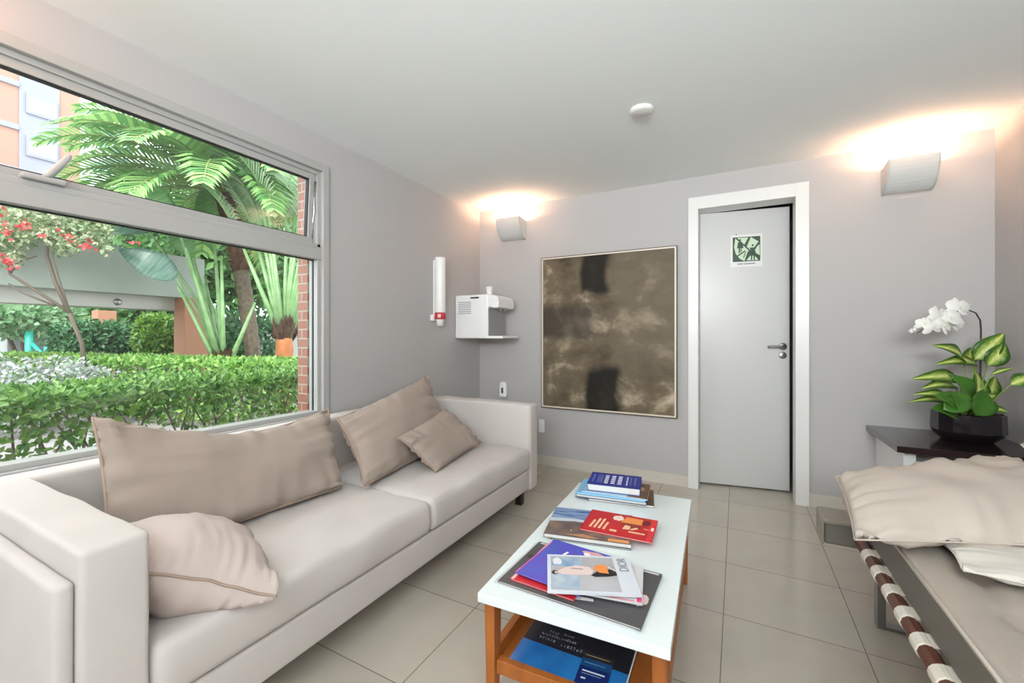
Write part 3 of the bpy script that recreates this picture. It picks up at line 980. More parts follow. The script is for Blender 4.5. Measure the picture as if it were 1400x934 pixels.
# middle pile
z = Z0
book('magazine', 'thin pale magazine with a dark edge, bottom of the middle pile', 'magazine', -0.492, 1.598, z, 0.285, 0.235, 11, 0.005, (66, 66, 70))
z += 0.0056
book('magazine', 'landscape book with blue mountains and brown rock on its cover', 'book', -0.508, 1.606, z, 0.315, 0.255, 11.5, 0.014, (92, 82, 88), mcov=M['rock'],
     prints=[([(0, .45), (.3, .52), (.6, .5), (1, .55), (1, 1), (0, 1)], M['mountain']), ([(0, .45), (.3, .52), (.6, .5), (1, .55), (1, .62), (.6, .58), (.3, .62), (0, .58)], (186, 196, 206)),
             ([(.25, .06), (.45, .13), (.65, .04), (.5, .02)], (180, 128, 92)), (rect(.74, .97, .02, .10), (222, 150, 96)), (blob(.3, .2, .01, .02, 8), (226, 190, 120))])
z += 0.0150
CR = (238, 196, 158)
o = book('magazine', 'red magazine with an orange and cream drawing, on the middle pile', 'magazine', -0.402, 1.642, z, 0.262, 0.196, 3, 0.005, (196, 40, 50),
     prints=[(rect(.92, .99, .02, .98), (222, 54, 60)), (blob(.45, .78, .08, .13, 14, .2, 3), (238, 214, 200)), ([(.5, .62), (.56, .9), (.80, .9), (.80, .62)], (236, 146, 78)),
             ([(.52, .62), (.50, .52), (.62, .42), (.80, .45), (.80, .62)], (150, 58, 48)), (blob(.86, .76, .06, .13, 12, .1, 2), (110, 40, 46)),
             ([(.56, .32), (.58, .52), (.66, .5), (.66, .34)], CR), ([(.66, .36), (.74, .48), (.78, .44), (.70, .34)], CR), (rect(.66, .88, .22, .28), CR),
             (rect(.84, .92, .46, .50), (230, 150, 120)), (rect(.94, .98, .45, .6), (246, 220, 216)),
             ] + [([(x_, .16), (x_ + .035, .16), (x_ + .055 , y_), (x_ + .02, y_)], CR) for x_, y_ in ((.10, .52), (.165, .62), (.23, .64), (.295, .50))] +
             [(rect(.40, .50, .14, .22), CR)])
# far pile
z = Z0
FP = 'books and magazines on the coffee table'
book('book', 'brown-covered book lowest in the far pile, its edge showing on the right', 'book', -0.480, 2.005, z, 0.285, 0.20, 10, 0.010, (126, 92, 66), mcov=M['brownbook'])
z += 0.0106
book('book', 'thick white-paged book with a navy cover, second from the bottom of the far pile', 'book', -0.520, 1.995, z, 0.315, 0.205, 8, 0.015, (34, 50, 88), bind='far')
z += 0.0156
book('magazine', 'light blue magazine in the middle of the far pile', 'magazine', -0.520, 1.990, z, 0.305, 0.20, 8, 0.007, (120, 182, 222), pages=col((150, 202, 234)))
z += 0.0076
book('magazine', 'pale blue and brown magazine just under the top blue book', 'magazine', -0.502, 1.998, z, 0.29, 0.20, 6, 0.006, (150, 190, 216),
     prints=[(rect(.70, 1, .0, 1), M['brownbook']), (rect(.72, .92, .5, .72), (196, 150, 110)), ([(0, .6), (.12, .6), (.12, 1), (0, 1)], (70, 66, 104))])
z += 0.0066
WT = (226, 228, 240); LB = (110, 124, 190)
pr_ = []
for (u_, s_, c_) in ((.08, .03, LB), (.18, .035, LB), (.24, .035, LB), (.34, .055, WT), (.47, .055, WT), (.60, .055, WT), (.74, .022, WT), (.81, .018, LB), (.89, .03, LB)):
    pr_ += [(rect(u_ - s_ * .7, u_ + s_ * .7, v_, v_ + .085), c_) for v_ in ((.16, .3, .44, .58, .72) if c_ == WT else (.2, .33, .46, .59, .72))]
book('book', 'deep blue book with white block lettering, topmost of the far pile', 'book', -0.512, 2.003, z, 0.236, 0.178, 9, 0.032, (42, 54, 140), prints=pr_, bind='far', pages=M['paper'])
# lower shelf
z = 0.1476
def squig(x, y, n, s, seed):
    rr = random.Random(seed)
    out = []
    for i in range(n):
        a, b_ = rr.uniform(.4, .9) * s, rr.uniform(.5, 1.1) * s * 1.3
        px = x + i * s * 1.25
        py = y + rr.uniform(-.2, .2) * s
        k = rr.choice((0, 1, 2))
        if k != 1: out.append(rect(px, px + a * .3, py, py + b_))
        if k != 0: out.append(rect(px, px + a, py + b_ * .8, py + b_))
        out.append(rect(px, px + a, py, py + b_ * .22))
    return out
wr = [(p, (214, 226, 236)) for p in squig(.20, .56, 4, .02, 1) + squig(.14, .50, 14, .02, 2) + squig(.14, .43, 6, .022, 3) + squig(.36, .41, 7, .024, 4) + squig(.34, .57, 5, .018, 6)]
g2 = 'magazines on the lower shelf of the coffee table'
book('magazine', 'large blue and black magazine with white scribbled writing on the lower shelf', 'magazine', -0.438, 1.262, z, 0.335, 0.30, 1, 0.012, (28, 32, 44), bind='left', group=g2,
     prints=[(rect(0.0, 1, .0, .35), M['bluesea']), (rect(.99, 1.0, 0, 1), (240, 240, 240))] + wr)
book('leaflet', 'narrow dark blue leaflet lying on the blue magazine on the lower shelf', 'leaflet', -0.362, 1.186, z + 0.0128, 0.088, 0.128, 4, 0.002, (16, 40, 104), bind='none', group=g2,
     prints=[(rect(0, 1, .8, 1), (52, 46, 50)), (rect(.06, .9, .89, .92), (150, 140, 110)), (rect(0, 1, .55, .8), (22, 74, 130)), (rect(.1, .8, .66, .69), (90, 150, 180)),
             (rect(.12, .85, .40, .44), (220, 230, 240)), (rect(.12, .75, .33, .35), (130, 160, 200)), (rect(.15, .3, .18, .22), (220, 230, 240))])

# ------------------------------------------------------------------ console table with plant
con = thing('console_table', 'glossy dark brown console table with white side panels in the right corner', 'table', (1.0, 3.1, 0))
b = MB(); b.box(0.715, RX - 0.002, 2.815, BY - 0.010, 0.535, 0.568)
b.build('tabletop', M['espresso'], con, bevel=0.002)
for (x0, x1) in ((0.762, 0.812), (1.225, 1.275)):
    b = MB(); b.box(x0, x1, 2.90, BY - 0.010, 0.0, 0.5345)
    b.build('side_panel', M['white'], con, bevel=0.002)
b = MB(); b.box(0.8125, 1.2245, 3.16, 3.175, 0.06, 0.5)
b.build('back_panel', mat('grey_panel', (176, 176, 178), 0.4), con)

PX, PY, PZ = 1.085, 3.15, 0.5685
pl = thing('potted_plant', 'white orchid and variegated leafy plant in a black glazed bowl', 'plant', (PX, PY, PZ))
b = MB()
prof = [(0.0, PZ), (0.095, PZ), (0.102, PZ + 0.003), (0.138, PZ + 0.040), (0.146, PZ + 0.055), (0.143, PZ + 0.15), (0.136, PZ + 0.152), (0.132, PZ + 0.13)]
b.lathe(prof, PX, PY, 14)
b.build('pot', M['pot'], pl, bevel=0.004)
b = MB(); b.lathe([(0.131, PZ + 0.128), (0.1, PZ + 0.135), (0.0, PZ + 0.138)], PX, PY, 24)
b.build('soil', M['soil'], pl, smooth=True)
RV = Vector((math.cos(R(28)), math.sin(R(28)), 0)); FV = Vector((-math.sin(R(28)), math.cos(R(28)), 0))
PD = 2.27
def pp(px, py, off=0.0):
    """a point beside the pot: photo direction at the pot's distance, pushed by off metres away from the camera"""
    d = PD + off
    return FV * d + RV * ((px - 700) / 579.5 * d) + Vector((0, 0, 1.121 - (py - 460.8) / 579.5 * d))

def leaf_mat():
    m, N, K, B = new_mat('variegated_leaf')
    B.inputs['Roughness'].default_value = 0.35
    a = N.new('ShaderNodeUVMap')
    s = N.new('ShaderNodeSeparateXYZ'); K.new(a.outputs[0], s.inputs[0])
    x = N.new('ShaderNodeMath'); x.operation = 'SUBTRACT'; x.inputs[1].default_value = 0.5
    K.new(s.outputs[0], x.inputs[0])
    ab = N.new('ShaderNodeMath'); ab.operation = 'ABSOLUTE'; K.new(x.outputs[0], ab.inputs[0])
    n = N.new('ShaderNodeTexNoise'); n.inputs['Scale'].default_value = 9; n.inputs['Detail'].default_value = 4
    K.new(a.outputs[0], n.inputs['Vector'])
    ma = N.new('ShaderNodeMath'); ma.operation = 'MULTIPLY_ADD'; ma.inputs[1].default_value = 0.35
    K.new(n.outputs['Fac'], ma.inputs[0]); K.new(ab.outputs[0], ma.inputs[2])
    r = N.new('ShaderNodeValToRGB')
    r.color_ramp.elements[0].position = 0.20; r.color_ramp.elements[0].color = (*lin((206, 216, 132)), 1)
    r.color_ramp.elements[1].position = 0.52; r.color_ramp.elements[1].color = (*lin((52, 92, 28)), 1)
    e_ = r.color_ramp.elements.new(0.36); e_.color = (*lin((136, 162, 66)), 1)
    K.new(ma.outputs[0], r.inputs[0]); K.new(r.outputs[0], B.inputs['Base Color'])
    return m
M['varleaf'] = leaf_mat()
M['greenleaf'] = mat('deep_green_leaf', (66, 118, 36), 0.4, var=0.3, vscale=8)
M['petiole'] = mat('green_petiole', (120, 150, 66), 0.5)

def blade(base, tip, width, nrm, name, m, parent, curl=0.12, n=12, thick=True, cup=0.2):
    """a broad leaf blade with midrib fold, uv across the blade"""
    base, tip = Vector(base), Vector(tip)
    ax = tip - base
    L = ax.length
    d = ax.normalized()
    s = d.cross(Vector(nrm)).normalized()
    u = s.cross(d).normalized()
    cols_ = 7
    vs, uv = [], []
    for i in range(n + 1):
        t = i / n
        wv = (math.sin(math.pi * t ** 0.75) ** 0.8) * (1 - 0.25 * t) * width / 2 if 0 < t < 1 else 0.0005
        mid = base + d * L * t + u * curl * L * (math.sin(math.pi * t) - 0.35 * t * t)
        for j in range(cols_):
            q = (j / (cols_ - 1) - 0.5) * 2
            p = mid + s * wv * q + u * (cup * wv * abs(q) - 0.06 * wv * math.sin(3 * math.pi * t) * q)
            vs.append(tuple(p)); uv.append((j / (cols_ - 1), t))
    fs = [(i * cols_ + j, i * cols_ + j + 1, (i + 1) * cols_ + j + 1, (i + 1) * cols_ + j) for i in range(n) for j in range(cols_ - 1)]
    b = MB(); b.add(vs, fs)
    o = b.build(name, m, parent, smooth=True)
    ul = o.data.uv_layers.new(name='UVMap')
    for lp in o.data.loops:
        ul.data[lp.index].uv = uv[lp.vertex_index]
    so = o.modifiers.new('thickness', 'SOLIDIFY'); so.thickness = 0.0012
    return o

NV = -FV + Vector((0, 0, 0.55))
SOIL = (1318, 560)
leaves = [  # base px, tip px, width m, depth offset base, tip
    ((1318, 494), (1277, 471), .062, -.02, -.06), ((1335, 498), (1280, 497), .05, .0, -.05), ((1332, 492), (1374, 455), .075, -.02, -.06),
    ((1350, 500), (1375, 468), .07, -.06, -.08), ((1312, 520), (1248, 517), .06, -.06, -.10), ((1306, 528), (1262, 530), .055, -.06, -.10),
    ((1300, 548), (1250, 538), .045, -.04, -.1), ((1296, 552), (1245, 548), .04, .0, -.08), ((1330, 548), (1300, 512), .08, -.10, -.12),
    ((1330, 560), (1335, 505), .07, -.05, .02), ((1345, 545), (1362, 514), .055, .0, .03), ((1325, 552), (1362, 540), .06, -.1, -.12),
    ((1310, 556), (1278, 540), .07, -.14, -.16), ((1320, 566), (1300, 535), .09, -.16, -.15), ((1335, 568), (1345, 532), .09, -.15, -.12),
    ((1382, 526), (1412, 514), .05, -.25, -.25), ((1318, 498), (1330, 474), .05, .04, .06), ((1355, 512), (1388, 503), .018, -.14, -.16),
    ((1350, 558), (1380, 564), .03, -.14, -.16), ((1305, 568), (1275, 558), .07, -.12, -.14), ((1290, 560), (1330, 548), .06, -.17, -.15)]
for k, (bp, tp, wd, o0, o1) in enumerate(leaves):
    tw = Vector((random.uniform(-.25, .25), random.uniform(-.2, .2), random.uniform(0, .4)))
    m = M['greenleaf'] if k in (8, 12, 13, 14, 19, 20) else M['varleaf']
    blade(pp(*bp, o0), pp(*tp, o1), wd * 1.5, NV + tw, 'leaf', m, pl)
b = MB()
for k, (bp, tp, wd, o0, o1) in enumerate(leaves):
    p1 = pp(*bp, o0)
    p0 = Vector((PX + (p1.x - PX) * 0.35, PY + (p1.y - PY) * 0.35, PZ + 0.135))
    mid = p0.lerp(p1, 0.5) + Vector((0, 0, 0.02))
    b.tube([p0, mid, p1], [0.004, 0.0035, 0.0025], 6)
b.build('petioles', M['petiole'], pl, smooth=True)
# orchid
b = MB()
st = [pp(1338, 562, .03), pp(1340, 520, .03), pp(1341, 480, .03), pp(1341, 450, .03), pp(1340, 438, .03), pp(1334, 428, .02), pp(1322, 423, .0), pp(1300, 428, -.03), pp(1275, 440, -.06), pp(1254, 456, -.08)]
b.tube(st, [0.0045, .0045, .004, .004, .0038, .0034, .003, .0026, .0022, .0018], 7)
b.build('orchid_stem', M['stem'], pl, smooth=True)
def flower(c, size, face, roll):
    f = Vector(face).normalized()
    s = f.cross(Vector((0, 0, 1))).normalized(); u = s.cross(f).normalized()
    b = MB()
    for k, (ang, L, wd) in enumerate(((90, 1, .62), (210, 1, .62), (330, 1, .62), (22, 1.0, 1.05), (158, 1.0, 1.05))):
        a = R(ang + roll)
        d = s * math.cos(a) + u * math.sin(a)
        t_ = f.cross(d)
        rows = 6; cs = 5; vs = []
        for i in range(rows + 1):
            t = i / rows
            wv = size * wd * 0.5 * math.sin(math.pi * (0.12 + 0.80 * t)) ** 0.8 * (1 if t < 1 else .4)
            for j in range(cs):
                q = (j / (cs - 1) - .5) * 2
                vs.append(c + d * size * L * t + t_ * wv * q + f * (0.012 * (k > 2) - size * 0.22 * t * t + size * .1 * (1 - q * q)))
        b.add(vs, [(i * cs + j, i * cs + j + 1, (i + 1) * cs + j + 1, (i + 1) * cs + j) for i in range(rows) for j in range(cs - 1)])
    o = b.build('orchid_flower', M['petal'], pl, smooth=True)
    l = MB(); l.lathe([(0.0, -.008), (.006, -.006), (.008, .0), (.004, .008), (0, .012)], n=10)
    l.v = [tuple(c + f * 0.012 + Vector(p)) for p in l.v]
    l.build('lip', mat('pale_yellow_lip', (232, 226, 190), 0.5), o, smooth=True)
for (px, py, of, sz, rl) in ((1309, 421, -.03, 0.059, 5), (1296, 436, -.05, 0.062, -10), (1281, 432, -.04, 0.056, 14), (1304, 442, -.0, 0.050, 20), (1274, 447, -.07, 0.053, -8), (1288, 446, -.08, 0.048, 30), (1262, 444, -.06, 0.039, 12)):
    flower(pp(px, py, of - 0.02), sz, -FV * 1.0 + RV * random.uniform(-.6, .2) + Vector((0, 0, random.uniform(-.1, .4))), rl)
b = MB()
for (px, py) in ((1250, 451), (1246, 453)):
    c = pp(px, py, -.08)
    b.add([c + Vector((x * .014, y * .014, z_ * .018)) for x, y, z_ in ((1, 0, 0), (0, 1, 0), (-1, 0, 0), (0, -1, 0), (0, 0, 1), (0, 0, -1))],
          [(0, 1, 4), (1, 2, 4), (2, 3, 4), (3, 0, 4), (1, 0, 5), (2, 1, 5), (3, 2, 5), (0, 3, 5)])
b.build('orchid_bud', M['petal'], pl, smooth=True)

# ------------------------------------------------------------------ daybed
db = thing('daybed', 'greige leather daybed with a strapped side rail and steel legs, at the right', 'daybed', (0.85, 1.3, 0))
RXL = 0.425
def dbtop(p):
    u = (p.x - 0.44) / 0.8; v = (p.y - 0.3) / 1.8
    top = smooth01((p.z - 0.40) / 0.06)
    inside = smooth01((p.x - 0.49) / 0.05)
    # quilted squares with a button at each crossing
    gx, gy = (p.x - 0.58) / 0.21, (p.y - 0.36) / 0.21
    dx_, dy_ = gx - round(gx), gy - round(gy)
    dim = math.exp(-((dx_ * dx_ + dy_ * dy_) / 0.012))
    seam_ = max(math.exp(-(dx_ / 0.06) ** 2), math.exp(-(dy_ / 0.06) ** 2))
    return p + Vector((0, 0, -top * inside * (0.026 * dim + 0.012 * seam_) + top * 0.003 * noise.noise(p * 12)))
b = MB(); b.rbox(0.442, 1.27, 0.0, 2.10, 0.345, 0.472, 0.016, 0.03, dbtop)
b.build('seat_cushion', M['leather'], db, smooth=True)
b = MB(); b.box(0.4405, 0.446, 0.03, 2.08, 0.352, 0.452)
b.build('side_band', M['leather_side'], db, bevel=0.002)
b = MB(); b.tube([(0.4425, 0.02, 0.463), (0.4425, 1.0, 0.463), (0.4425, 2.09, 0.463)], 0.005, 8)
b.build('piping', mat('pale_leather_piping', (206, 198, 186), 0.4), db, smooth=True)
b = MB(); b.tube([(RXL, 0.0, 0.322), (RXL, 2.08, 0.322)], 0.022, 10)
b.build('side_rail', M['rail'], db)
b = MB(); b.tube([(1.25, 0.0, 0.322), (1.25, 2.08, 0.322)], 0.020, 10)
b.build('side_rail', M['rail'], db)
for yy in (0.02, 2.06):
    b = MB(); b.box(RXL - .01, 1.26, yy - .012, yy + .012, 0.30, 0.33)
    b.build('end_rail', M['metal'], db, bevel=0.002)
k = 0
y = 1.957
while y > 0.1:
    b = MB()
    b.tube([(RXL, y - 0.026, 0.322), (RXL, y - 0.023, 0.322), (RXL, y + 0.023, 0.322), (RXL, y + 0.026, 0.322)], [0.0225, 0.0245, 0.0245, 0.0225], 14)
    b.box(RXL, RXL + 0.80, y - 0.028, y + 0.028, 0.3405, 0.3445)
    b.build('strap', M['strap'], db)
    y -= 0.1235
for (x, y) in ((0.488, 2.12), (1.22, 2.12), (0.488, 0.12), (1.22, 0.12)):
    b = MB(); b.box(x - .013, x + .013, y - .022, y + .022, 0.0, 0.33)
    b.build('leg', M['metal'], db, bevel=0.002)
for y in (2.12, 0.12):
    b = MB(); b.box(0.502, 1.206, y - .02, y + .02, 0.0, 0.012)
    b.build('foot_bar', M['metal'], db, bevel=0.002)
b = MB(); b.rbox(0.315, 1.26, 2.15, 2.30, 0.268, 0.365, 0.012, 0.08)
bol = b.build('bolster', M['leather_side'], db, smooth=True)
b = MB(); b.rbox(0.311, 1.262, 2.142, 2.302, 0.352, 0.372, 0.007, 0.08); b.rbox(0.309, 0.3155, 2.142, 2.302, 0.268, 0.362, 0.003, 0.05)
b.build('leather_flap', mat('pale_taupe_leather', (138, 131, 121), 0.45, bump=0.15, bscale=160), bol, smooth=True)

DT = 0.478
cushion('bed_pillow', 'large cream pillow lying across the far end of the daybed', 'pillow',
        ((0.31, 1.60, 0.515), (1.02, 1.84, 0.54), (0.97, 2.42, 0.64), (0.34, 2.06, 0.575)), 0.075, M['cream'], group='daybed pillows', seed=11, wr=0.016, zmin=DT - 0.004, pinch=0.03, pr_=0.003)
cushion('bed_pillow', 'off-white pillow squashed beneath the large cream pillow', 'pillow',
        ((0.53, 1.56, 0.500), (1.12, 1.48, 0.500), (1.15, 1.78, 0.50), (0.54, 1.82, 0.50)), 0.026, M['offwhite'], group='daybed pillows', seed=12, wr=0.007, zmin=DT - 0.004, pinch=0.05, pr_=0.003)
cushion('bed_pillow', 'cream pillow behind the large one, propped at the right wall', 'pillow',
        ((0.99, 1.95, 0.52), (1.20, 2.05, 0.56), (1.21, 2.45, 0.74), (0.98, 2.40, 0.70)), 0.05, M['cream'], group='daybed pillows', seed=13, wr=0.006, zmin=DT - 0.004, pinch=0.05, pr_=0.003)

# ------------------------------------------------------------------ the garden outside
GZ = -0.05
b = MB(); b.box(-70, LX - 0.201, -30, 40, GZ - 0.2, GZ)
struct('ground_garden', b, mat('pale_gravel', (156, 151, 156), 0.9, c2=(127, 119, 119), vscale=3, bump=0.4, bscale=20))

def leafmat(name, c, c2, trans=0.3):
    return mat(name, c, 0.45, c2=c2, island=1.0, trans=trans)
M['hedge'] = leafmat('hedge_leaves', (132, 171, 87), (52, 102, 45))
M['hedge2'] = leafmat('bright_hedge_leaves', (153, 188, 99), (76, 132, 57))
M['bushleaf'] = leafmat('dark_bush_leaves', (94, 141, 94), (39, 87, 51))
M['limebush'] = leafmat('lime_bush_leaves', (137, 171, 74), (60, 117, 45))
M['treeleaf'] = leafmat('tree_leaves', (99, 146, 76), (37, 87, 40), 0.35)
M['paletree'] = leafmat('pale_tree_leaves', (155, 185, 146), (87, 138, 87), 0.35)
M['twig'] = mat('grey_twigs', (94, 83, 72), 0.8)
M['frond'] = leafmat('palm_leaflets', (156, 194, 118), (76, 134, 74), 0.35)
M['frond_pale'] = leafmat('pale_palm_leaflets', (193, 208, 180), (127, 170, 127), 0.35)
M['rachis'] = mat('palm_rachis', (119, 135, 75), 0.5)
M['stalk'] = mat('pale_green_stalk', (144, 175, 127), 0.4, c2=(102, 144, 87), vscale=6)
M['banana'] = mat('blue_green_blade', (137, 165, 156), 0.35, c2=(76, 113, 102), vscale=1, stretch=(1.2, 22, 1), coord='UV', trans=0.2)
M['blade'] = mat('fan_leaf_blade', (120, 165, 102), 0.35, c2=(78, 131, 72), vscale=1, stretch=(1.2, 22, 1), coord='UV', trans=0.25)
M['trunk'] = mat('ringed_palm_trunk', (104, 93, 78), 0.85, c2=(67, 56, 46), vscale=16, bump=0.8, bscale=30)
M['fibre'] = mat('brown_palm_fibre', (88, 60, 43), 0.9, c2=(54, 36, 26), vscale=20, bump=0.8, bscale=40)
M['sheath'] = mat('orange_leaf_sheath', (170, 102, 47), 0.6, c2=(119, 65, 33), vscale=9, bump=0.3, bscale=30)
M['terracotta'] = mat('terracotta_render', (164, 117, 93), 0.8, var=0.06, vscale=4)
M['concrete'] = mat('pale_concrete', (162, 169, 162), 0.8, var=0.08, vscale=3)
M['white_beam'] = mat('whitewashed_beam', (188, 186, 180), 0.8, var=0.05, vscale=4)

rnd = random.Random(11)
def rv(s=1.0):
    return Vector((rnd.uniform(-s, s), rnd.uniform(-s, s), rnd.uniform(-s, s)))

def hedge(name, label, path, hw, z1, n, size, m, lower=0.35, group=None):
    """a clipped hedge along a path: leaves crowd its skin, twigs show lower down"""
    o = thing(name, label, 'hedge', (path[0][0], path[0][1], GZ), group=group)
    segs = []
    tot = 0
    for a, c in zip(path[:-1], path[1:]):
        L = (Vector(c) - Vector(a)).length
        segs.append((tot, L, Vector(a), Vector(c))); tot += L
    b = MB()
    for _ in range(n):
        s = rnd.uniform(0, tot)
        t0, L, a, c = [q for q in segs if q[0] <= s][-1]
        d = (c - a).normalized()
        side = Vector((-d.y, d.x, 0))
        p = a + d * (s - t0)
        f = rnd.random()
        jit = 0.05 * noise.noise(Vector((s * 2.0, hw * 9, 3)))
        if f < 0.45:
            q = p + side * rnd.uniform(-hw, hw) + Vector((0, 0, z1 - abs(rnd.gauss(0, 0.04)) + jit))
            nn = Vector((0, 0, 1)) + rv(.7)
        else:
            sd = 1 if rnd.random() < .5 else -1
            h = 1 - rnd.random() ** 1.25
            z = GZ + 0.1 + (z1 - GZ - 0.1) * (1 - (1 - h) * 1.0)
            z = z1 - (z1 - GZ - .1) * (rnd.random() ** (1.0 + lower * 2))
            q = p + side * sd * (hw - abs(rnd.gauss(0, 0.10)) + jit) + Vector((0, 0, 0)); q.z = z
            nn = side * sd + Vector((0, 0, .6)) + rv(.8)
        d_ = (nn.normalized() * 0.55 + rv(1.0)).normalized()
        b.leaf(q, d_, nn, size * rnd.uniform(.7, 1.4), size * rnd.uniform(.5, .8))
    b.build('foliage', m, o)
    t = MB()
    for _ in range(int(tot * 16)):
        s = rnd.uniform(0, tot)
        t0, L, a, c = [q for q in segs if q[0] <= s][-1]
        d = (c - a).normalized(); side = Vector((-d.y, d.x, 0))
        p = a + d * (s - t0) + side * rnd.uniform(-hw * .7, hw * .7); p.z = GZ
        t1 = p + Vector((rnd.uniform(-.15, .15), rnd.uniform(-.15, .15), (z1 - GZ) * .5))
        t2 = t1 + Vector((rnd.uniform(-.2, .2), rnd.uniform(-.2, .2), (z1 - GZ) * .42))
        t.tube([p, t1, t2], [.009, .007, .004], 5)
    t.build('twigs', M['twig'], o)
    return o

hedge('clipped_hedge', 'leafy clipped hedge just outside the window, running beside the house wall', [(-3.6, -1.2, 0), (-3.6, 3.6, 0)], 0.42, 0.80, 15000, 0.05, M['hedge'], 0.5, 'garden hedges')
hedge('clipped_hedge', 'bright green clipped hedge farther out, in front of the pergola', [(-12.5, 2.3, 0), (-10.5, 2.55, 0), (-5.7, 3.3, 0), (-4.1, 3.9, 0)], 0.45, 0.80, 15000, 0.07, M['hedge2'], 0.3, 'garden hedges')

def bush(name, label, cat, c, rx, ry, rz, n, size, m, trunk=True, group=None, shell=0.75):
    c = Vector(c)
    o = thing(name, label, cat, (c.x, c.y, GZ), group=group)
    b = MB()
    for _ in range(n):
        d = rv(1).normalized()
        r_ = shell + (1 - shell) * rnd.random() if rnd.random() < .8 else rnd.random()
        r_ *= 1 + 0.22 * noise.noise(d * 2.5 + c)
        p = c + Vector((d.x * rx, d.y * ry, d.z * rz)) * r_
        if p.z < GZ + .05: continue
        nn = d + rv(.7)
        b.leaf(p, (rv(1) + Vector((0, 0, -.2)) + d * .6).normalized(), nn, size * rnd.uniform(.7, 1.4), size * rnd.uniform(.4, .7))
    b.build('foliage', m, o)
    if trunk:
        t = MB()
        for k in range(3):
            e_ = c + Vector((rnd.uniform(-.4, .4) * rx, rnd.uniform(-.4, .4) * ry, rz * .2))
            t.tube([(c.x + rnd.uniform(-.08, .08), c.y + rnd.uniform(-.08, .08), GZ), ((c.x + e_.x) / 2, (c.y + e_.y) / 2, (GZ + e_.z) / 2), e_], [.06, .045, .02], 7)
        t.build('stems', M['twig'], o)
    return o

def gp(px, py, t):
    """garden point: direction of a photo pixel from the camera, at forward distance t"""
    return FV * t + RV * ((px - 700) / 579.5 * t) + Vector((0, 0, 1.121 - (py - 460.8) / 579.5 * t))

# clipped dome bush, lime bush, lavender patch
bush('dome_bush', 'dark glossy dome-shaped bush behind the far hedge', 'bush', gp(133, 468, 9.4), .62, .80, .50, 4500, .11, M['bushleaf'])
bush('lime_bush', 'yellow-green leafy bush between the dome bush and the terracotta column', 'bush', gp(217, 462, 9.4), .40, .42, .52, 2600, .13, M['limebush'])
bush('grey_shrub', 'pale lavender-grey shrub filling the corner between the two hedges', 'bush', gp(45, 534, 5.2), .7, .8, .42, 3500, .06, leafmat('lavender_leaves', (188, 185, 193), (127, 153, 127)))
bush('feathery_shrub', 'pale feathery shrub at the left edge under the pergola', 'bush', gp(35, 437, 12.5), 1.2, 1.2, .5, 2200, .2, M['paletree'])

# pergola: long beam, lower white slab edge, columns
pg = thing('pergola', 'garden pergola with grey concrete beam and terracotta columns', 'pergola', (-9.2, 3.0, GZ))
b = MB(); b.box(-9.35, -9.1, -2.0, 4.45, 1.85, 2.62)
b.build('beam', M['concrete'], pg, bevel=0.01)
b = MB(); b.box(-9.75, -9.36, -2.0, 4.45, 1.62, 1.86)
b.build('slab_edge', M['white_beam'], pg, bevel=0.01)
b = MB(); b.box(-10.2, -9.37, -2.0, 4.45, 2.45, 2.6)
b.build('roof_slab', M['white_beam'], pg)
for (x, y) in ((-9.2, 4.27), (-15.6, 5.1), (-9.35, 0.6), (-15.6, 2.2)):
    b = MB(); b.box(x - .2, x + .2, y - .2, y + .2, GZ, 1.85)
    b.build('column', M['terracotta'], pg, bevel=0.01)
for (px, py) in ((119, 403), (232, 412)):
    c = gp(px, py, 7.0); c = Vector((-9.34, 1.2 + (px - 119) * .018, 1.72))
    b = MB(); b.lathe([(0, -9.345), (.05, -9.345), (.06, -9.358)], cy=c.y, cz=c.z, axis='X', n=14)
    b.build('spotlight', M['metal'], pg, smooth=True)

# climbing bougainvillea over the beam
bo = thing('bougainvillea', 'bougainvillea with red flowers trailing over the pergola beam', 'climber', (-8.3, 2.35, GZ))
b = MB(); fl = MB()
for _ in range(5200):
    u_ = rnd.random()
    px = rnd.uniform(-60, 150); 
    top = 285 + max(0, px - 60) * .42; bot = 345 + 12 * math.sin(px * .09)
    if px < 30: bot = 372
    py = rnd.triangular(top - 40, bot, (top + bot) / 2)
    p = gp(px, py, 5.95 + rnd.uniform(-.45, .35))
    b.leaf(p, rv(1).normalized(), rv(1) + Vector((0, 0, .6)), rnd.uniform(.05, .10), rnd.uniform(.03, .06))
b.build('foliage', leafmat('pale_olive_leaves', (188, 193, 161), (102, 134, 87)), bo)
for (px, py, n_) in ((32, 308, 26), (10, 317, 18), (2, 352, 18), (16, 362, 14), (90, 326, 12), (120, 336, 14), (58, 318, 8), (5, 285, 10), (185, 334, 5)):
    for _ in range(n_):
        p = gp(px + rnd.gauss(0, 5), py + rnd.gauss(0, 4), 5.30 + rnd.uniform(-.2, .3))
        fl.leaf(p, rv(1).normalized(), rv(1) + Vector((0, 0, .6)), .055, .045)
fl.build('flowers', leafmat('red_bracts', (206, 54, 60), (188, 76, 81), .2), bo)
b = MB()
for pts, r0 in (([(95, 428), (75, 385), (64, 350), (66, 320)], .028), ([(92, 425), (50, 398), (14, 375), (8, 355)], .022), ([(93, 420), (80, 380), (70, 345), (60, 325)], .014), ([(75, 418), (30, 400), (12, 388)], .014), ([(14, 375), (25, 358), (50, 350)], .012)):
    b.tube([gp(x_, y_, 5.8 - .004 * abs(k)) for k, (x_, y_) in enumerate(pts)], [r0 * (1 - .15 * k) for k in range(len(pts))], 6)
b.tube([gp(95, 428, 5.8), gp(112, 470, 5.9), gp(125, 580, 6.0)], [.026, .026, .03], 6)
b.build('branches', M['twig'], bo, smooth=True)

